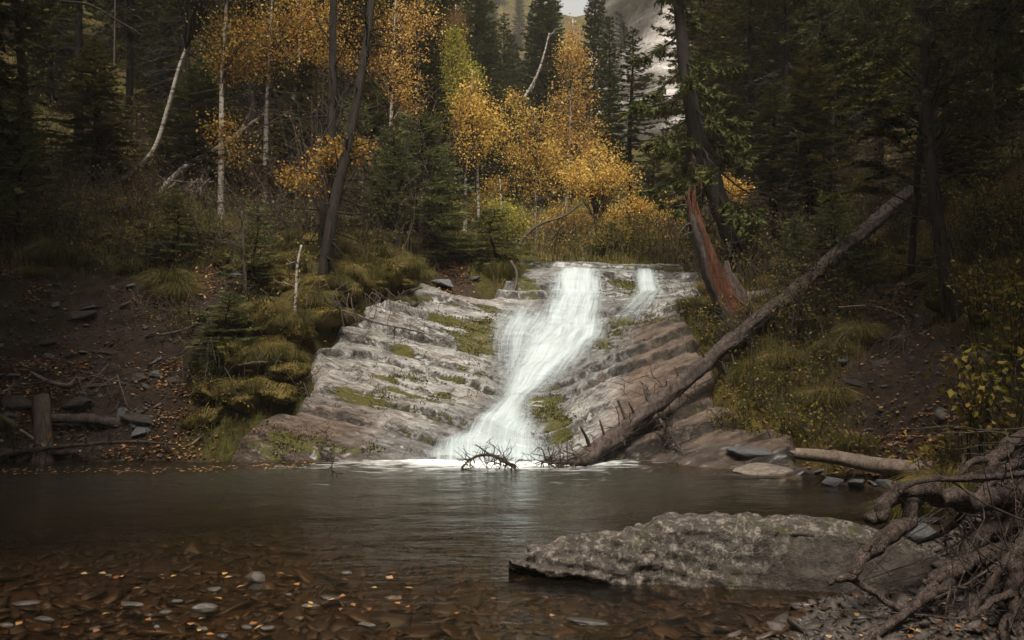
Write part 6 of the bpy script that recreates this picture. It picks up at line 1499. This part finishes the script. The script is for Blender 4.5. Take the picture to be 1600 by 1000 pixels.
log("shore_log", "dark log low in the water at the left edge of the picture", "log", [P(-60, 712, 10.1), P(30, 708, 10.1), P(120, 706, 10.1)], [.06, .06, .03], M_LOGBARK, 49, (), 16, .14, 12)
log("dead_branch", "pale straight stick leaning against the left shore stump", "branch", [P(32, 672, 10.2), P(52, 685, 10.1), P(72, 700, 10.0)], [.016, .016, .012], M_DRIFT, 50, (), 0, .08, 8, n=20)
log("dead_branch", "pale stick lying at an angle on the left shore near the rock", "branch", [P(298, 695, 10.15), P(312, 684, 10.3), P(324, 674, 10.4)], [.012, .011, .008], M_DRIFT, 51, (), 2, .08, 7, n=20)
log("dark_plank_log", "half-buried dark log in the left earth bank above the shore", "log", [P(75, 655, 10.5), P(130, 655, 10.5), P(200, 663, 10.55), P(250, 672, 10.6)], [.05, .06, .055, .03], M_LOGBARK, 52, (), 6, .14, 12)
log("dead_branch", "grey root curving out of the left earth bank", "root", [P(48, 582, 11.0), P(75, 596, 10.9), P(105, 602, 10.9), P(118, 590, 11)], [.02, .03, .028, .012], M_GREYWOOD, 53, (), 6, .12, 9, n=40)
log("mossy_branch", "short mossy branch beside the stump at the left edge", "branch", [P(0, 650, 10.4), P(15, 660, 10.4), P(28, 668, 10.3)], [.04, .04, .03], M_MOSSLOG, 54, (), 0, .12, 9, n=30)
log("dead_branch", "thin bare branch lying on the earth bank under the grassy edge", "branch", [P(248, 524, 11.5), P(285, 516, 11.4), P(310, 505, 11.3)], [.016, .015, .01], M_GREYWOOD, 55, (), 8, .1, 8, n=30)
# stump on the left shore
def shore_stump():
    t = thing("tree_stump", "rotting upright post-like stump with a rusty patch on the left shore", "stump", P(66, 722, 10.1)); o = np.array(t.location)
    q = resample([P(68, 728, 10.1), P(68, 690, 10.15), P(66, 650, 10.2), P(65, 618, 10.25)], 40) - o
    n = NT("rotting_stump_wood"); v = n.coord('Object'); f = n.noise(n.mapping(v, (1, 1, .12)), 22, 6, .65, .3); z = n.n("ShaderNodeSeparateXYZ"); n.set(z.inputs[0], v)
    c = n.mix(n.ramp(f, [(.3, 0), (.7, 1)]), (.035, .026, .022), (.13, .098, .08)); rm = n.ramp(n.math('ADD', n.noise(v, 4, 4), n.math('MULTIPLY', n.math('ABSOLUTE', n.math('SUBTRACT', z.outputs[2], .33)), -1.6)), [(.42, 0), (.52, .85)]); c = n.mix(rm, c, (.22, .085, .02))
    m = MB(); V, Q = tube(q, np.interp(np.linspace(0, 1, 40), [0, .2, .9, 1], [.15, .105, .09, .08]), 20, .14, 8, ns=3, stretch=.06); m.add(V, Q); m.build("trunk", n.done(n.principled(c, .9, n.bump(f, .9, .03), .2)), t)
    R_ = np.random.RandomState(4)
    for k in range(4):
        a = k * 1.6 + .4; r = MB(); r.add(*tube(resample([np.array([.05 * math.cos(a), .05 * math.sin(a), .14]), np.array([.17 * math.cos(a), .17 * math.sin(a), .06]), np.array([.36 * math.cos(a), .36 * math.sin(a), -.06])], 10), np.linspace(.05, .015, 10), 7, .2, k)); r.build("root", M_ROOT, t)
shore_stump()
# broken red stump beside the upper falls
def snag():
    t = thing("broken_stump", "tall broken stump with splintered red rotten heartwood beside the upper falls", "stump", P(1150, 520, 12.9)); o = np.array(t.location)
    path = resample([P(1172, 540, 12.8), P(1150, 500, 12.85), P(1125, 450, 12.9), P(1105, 400, 12.95), P(1090, 355, 13.0), P(1080, 318, 13.05)], 70) - o
    R_ = np.random.RandomState(12); n, S = 70, 40
    rad = np.interp(np.linspace(0, 1, n), [0, .12, .3, .6, .85, 1], [.32, .23, .185, .15, .11, .05])
    V, Q = tube(path, rad, S, .10, 3, cap=False, ns=4, stretch=.05); V = V.reshape(n, S, 3)
    an = np.arange(S) / S * 6.283
    fibre = .05 * fbm(np.stack([np.cos(an) * 5, np.sin(an) * 5, 0 * an], 1), 3, 44)
    cen = path[:, None]; V = cen + (V - cen) * (1 + 3.0 * fibre)[None, :, None]
    # the front face is torn open: bark only round the back and left, red wood bare
    ang = an; fwd = ((V - cen) @ np.array([.75, -.66, 0])).reshape(n, S) / rad[:, None]
    tt = np.linspace(0, 1, n)[:, None]
    open_ = (fwd > .35 + .3 * np.sin(tt * 9 + 1) - .5 * sstep(.8, 1, tt)) & (tt > .06)
    inner = cen + (V - cen) * np.where(open_, .86, .97)[..., None]
    Qm = Q[0].reshape(n - 1, S, 4); op = open_[:-1]
    bark = MB(); bark.add(V.reshape(-1, 3), [Qm[~op]]); bark.build("bark", M_LOGBARK, t)
    heart = MB(); heart.add(inner.reshape(-1, 3), [Qm.reshape(-1, 4)])
    heart.build("heartwood", M_ROTTEN, t)
    sp = MB()
    for k in range(16):
        a = R_.rand() * 6.283; i = R_.randint(58, 70); b = path[i] + np.array([math.cos(a), math.sin(a), 0]) * rad[i] * .7; L = R_.uniform(.1, .34)
        sp.add(*tube(np.array([b - np.array([0, 0, .15]), b, b + np.array([R_.normal() * .03 - .03, R_.normal() * .03, L])]), [.03, .022, .003], 4, .2, k))
    sp.build('splinters', M_ROTTEN, t); sp = MB()
    for k in range(26):
        b = path[R_.randint(2, 16)] + np.array([R_.uniform(.0, .4), -R_.uniform(.1, .3), R_.uniform(-.1, .12)]); v = np.array([R_.uniform(.1, .3), -.05, -R_.uniform(.12, .3)])
        sp.add(*tube(np.array([b - v, b, b + v * .7]), [.012, .028, .006], 4, .2, k))
    sp.build("splinters", M_ROTTEN, t)
    for k, (q, r) in enumerate([([P(1168, 535, 12.9), P(1155, 480, 13.1), P(1140, 440, 13.2), P(1135, 408, 13.25)], [.16, .12, .085, .03]), ([P(1190, 510, 13.1), P(1165, 470, 13.3), P(1148, 440, 13.35), P(1138, 420, 13.4)], [.11, .09, .06, .02])]):
        m = MB(); p = resample(q, 40) - o; m.add(*tube(p, np.interp(np.linspace(0, 1, 40), [0, .33, .66, 1], r), 14, .25, 20 + k, ns=3, stretch=.05)); m.build("shell", M_LOGBARK, t)
    for k, (q, r) in enumerate([([P(1150, 510, 12.75), P(1172, 525, 12.6), P(1190, 545, 12.5)], .05), ([P(1130, 505, 12.8), P(1122, 530, 12.6), P(1115, 560, 12.4)], .06), ([P(1080, 322, 13.05), P(1068, 320, 13), P(1056, 322, 12.9)], .012), ([P(1088, 345, 13), P(1072, 352, 12.9), P(1060, 366, 12.85)], .012), ([P(1092, 360, 13), P(1076, 364, 12.9), P(1064, 370, 12.85)], .009)]):
        m = MB(); m.add(*tube(resample(q, 14) - o, np.linspace(r, r * .3, 14), 7, .2, k)); m.build("root" if k < 2 else "branch_stub", M_GREYWOOD, t)
snag()
# tangled roots at the right foreground
def roots():
    t = thing("root_tangle", "tangle of bare crooked roots at the lower right edge in front of the boulder", "roots", (3.0, 4.8, .3)); o = np.array(t.location)
    big = [([(1640, 755, 5.25), (1570, 776, 5.05), (1510, 782, 4.92), (1465, 770, 4.8), (1425, 762, 4.72), (1400, 775, 4.68), (1378, 795, 4.64), (1355, 813, 4.6)], [.075, .066, .06, .055, .05, .042, .04, .022]),
           ([(1440, 764, 4.75), (1426, 785, 4.7), (1418, 812, 4.65), (1400, 834, 4.6), (1365, 852, 4.57), (1345, 878, 4.54), (1325, 900, 4.5), (1297, 913, 4.48)], [.04, .042, .04, .042, .038, .03, .022, .014]),
           ([(1400, 832, 4.6), (1372, 842, 4.56), (1356, 856, 4.54), (1352, 872, 4.53)], [.03, .02, .014, .006]),
           ([(1660, 690, 5.5), (1595, 686, 5.35), (1560, 705, 5.2), (1545, 738, 5.1), (1552, 765, 5.05)], [.05, .045, .04, .032, .02]),
           ([(1640, 835, 4.4), (1604, 850, 4.35), (1587, 885, 4.3), (1580, 940, 4.28), (1590, 985, 4.25), (1602, 1020, 4.2)], [.04, .036, .034, .034, .025, .02]),
           ([(1580, 925, 4.28), (1552, 940, 4.24), (1515, 966, 4.2)], [.022, .018, .008]), ([(1582, 960, 4.27), (1568, 980, 4.24), (1572, 1010, 4.2)], [.025, .018, .01]),
           ([(1620, 790, 5.2), (1550, 828, 5.0), (1510, 862, 4.9), (1468, 892, 4.82)], [.05, .048, .044, .03]), ([(1640, 850, 4.95), (1560, 868, 4.85), (1505, 884, 4.76), (1462, 905, 4.68), (1445, 908, 4.66)], [.05, .046, .04, .03, .012]),
           ([(1490, 908, 4.62), (1445, 935, 4.5), (1400, 968, 4.4), (1345, 1008, 4.3)], [.026, .024, .022, .016]), ([(1325, 902, 4.56), (1362, 925, 4.54), (1395, 948, 4.5), (1440, 965, 4.45)], [.018, .018, .016, .01]),
           ([(1640, 735, 5.0), (1560, 745, 4.8), (1490, 750, 4.65), (1440, 752, 4.6), (1405, 768, 4.6)], [.02, .018, .016, .014, .01]), ([(1470, 900, 4.66), (1450, 925, 4.6), (1420, 945, 4.55), (1395, 960, 4.5)], [.022, .02, .016, .01]),
           ([(1620, 800, 4.75), (1590, 860, 4.65), (1550, 900, 4.6), (1520, 960, 4.5), (1500, 1010, 4.4)], [.03, .026, .022, .018, .014]),
           ([(1545, 715, 5.15), (1520, 722, 5.0), (1505, 735, 4.95), (1500, 750, 4.95)], [.022, .018, .014, .006]), ([(1620, 720, 5.2), (1570, 735, 5.1), (1530, 770, 5.0), (1480, 830, 4.95), (1430, 850, 4.95)], [.03, .026, .022, .018, .008])]
    for k, (q, r) in enumerate(big):
        R_ = np.random.RandomState(700 + k); n = 16 * len(q); p = resample([P(*a) for a in q], n) - o
        w = fbm(np.stack([np.arange(n) * .11 + k * 9, 0 * np.arange(n), 0 * np.arange(n)], 1), 2, k)
        p = p + np.stack([w, np.roll(w, 7), np.roll(w, 15)], 1) * np.mean(r) * .5
        m = MB(); rr = np.interp(np.linspace(0, 1, n), np.linspace(0, 1, len(r)), r); rr = rr * (1 + .10 * vnoise(np.stack([np.arange(n) * .14, 0 * rr, 0 * rr + k], 1), k)); m.add(*tube(p, rr, 14, .16, k, ns=2.0)); m.build("root", M_ROOT, t)
    R_ = np.random.RandomState(710); m = MB()
    for k in range(240):
        px, py = R_.uniform(1440, 1640), R_.uniform(690, 1010)
        if px < 1560 - (py - 690) * .45 + 20 * R_.normal(): continue
        D = 5.25 - (py - 700) / 300 * .75 + R_.normal() * .12; b = P(px, py, D) - o
        v = unit(np.array([-R_.uniform(.1, 1), -R_.uniform(-.1, .5), R_.normal() * .6 - .25])); L = R_.uniform(.2, .7); n = 12
        p = b + v * np.linspace(-.3, .7, n)[:, None] * L + np.cumsum(np.cumsum(R_.normal(size=(n, 3)) * .010, 0), 0); r = R_.uniform(.0018, .008)
        m.add(*tube(p, np.linspace(r, r * .3, n), 5, .15, k))
    m.build("rootlets", M_ROOT, t)
roots()
def root_fan(label, c, n, L0, r0, seed, mat, down=-.5, spread=(1, .4)):
    R_ = np.random.RandomState(seed); t = thing("hanging_roots", label, "roots", c); m = MB()
    for k in range(n):
        b = np.array([R_.normal() * .3 * spread[0], R_.normal() * .2 * spread[1], R_.normal() * .08]); v = unit(np.array([R_.normal() * .5, -.3 + R_.normal() * .2, down + R_.normal() * .3])) * L0 * R_.uniform(.4, 1.2)
        p = b + v * np.linspace(0, 1, 9)[:, None] + np.cumsum(np.cumsum(R_.normal(size=(9, 3)) * .006, 0), 0); m.add(*tube(p, np.linspace(r0 * R_.uniform(.4, 1.2), .002, 9), 4, .1, k))
    m.build("roots", mat, t)
root_fan("tangled grey roots spilling over the left slope below the white birch", gpt(325, 16.5) + np.array([0, -.2, .25]), 30, .8, .022, 801, M_GREYWOOD, -.3)
root_fan("fine roots hanging under the dark overhang of the left spur", gpt(350, 10.75) + np.array([0, -.1, .35]), 40, .4, .006, 802, M_TWIG, -.9)
root_fan("roots and twigs hanging below the moss beside the pale rock's upper left", gpt(500, 11.8) + np.array([0, -.15, .15]), 46, .5, .007, 803, M_TWIG, -.7, (1.4, .6))
root_fan("brown dry twigs bunched under the fallen trunk's lower half", P(1040, 610, 11.2), 60, .35, .005, 804, M_DARKTWIG, -.3, (1.1, .6))

root_fan("bare fine roots trailing from the grassy edge of the left earth bank", gpt(265, 12.2) + np.array([0, -.15, .1]), 40, .55, .007, 805, M_TWIG, -.6, (1.6, .6))
root_fan("dark roots sticking out low in the left earth bank above the stump", gpt(110, 11.0) + np.array([0, -.05, .1]), 34, .5, .009, 806, M_GREYWOOD, -.3, (1.8, .6))
root_fan("dry roots and twigs trailing over the path edge on the right slope", gpt(1390, 10.8) + np.array([0, -.1, .15]), 40, .5, .006, 807, M_TWIG, -.4, (1.6, .6))
root_fan("twigs and roots hanging below the moss at the top of the pale rock", gpt(570, 12.5) + np.array([0, -.15, .2]), 40, .4, .006, 808, M_TWIG, -.8, (1.4, .6))
# moss standing up from the damp ledges of the bedrock
def rock_moss(n):
    R_ = np.random.RandomState(77); Q_ = []
    for (mx, my, rx, ry, am) in MOSS:
        m = int(n * rx * ry / .1); Q_.append(np.stack([mx + rx * .7 * R_.normal(size=m), my + ry * .7 * R_.normal(size=m)], 1))
    q = np.concatenate(Q_); q = q[(rock_mask(q[:, 0], q[:, 1]) > .6) & (vnoise(xyz(q[:, 0], q[:, 1], None, 6), 64) > -.25)]
    b = np.column_stack([q, rock_z(q[:, 0], q[:, 1]) + .028]); b = b[b[:, 2] > .03]; m = len(b); d = unit(R_.normal(size=(m, 3)) * .7 + np.array([0, -.2, .7]))
    V, Q = leaves(b, d, unit(np.cross(d, R_.normal(size=(m, 3)))), R_.uniform(.015, .045, m), .016, .4)
    struct(link_mesh("moss", make_mesh("moss", V, Q, False, M_MOSS)), "stuff")
rock_moss(900)
# ------------------------------------------------------------------ the damp air of the gorge
def haze():
    bm = bmesh.new(); bmesh.ops.create_cube(bm, size=1); me = bpy.data.meshes.new("haze"); bm.to_mesh(me); bm.free()
    o = link_mesh("haze", me); lo, hi = np.array([-97, -34, -3.0]), np.array([97, 147, 76.0])
    o.location = tuple((lo + hi) / 2); o.scale = tuple(hi - lo)
    m = bpy.data.materials.new("damp_air"); m.use_nodes = True; t = m.node_tree; t.nodes.clear()
    out = t.nodes.new("ShaderNodeOutputMaterial"); p = t.nodes.new("ShaderNodeVolumePrincipled")
    p.inputs["Density"].default_value = .0008; p.inputs["Color"].default_value = (.93, .90, .84, 1)
    t.links.new(p.outputs[0], out.inputs["Volume"]); me.materials.append(m); struct(o, "stuff")
haze()
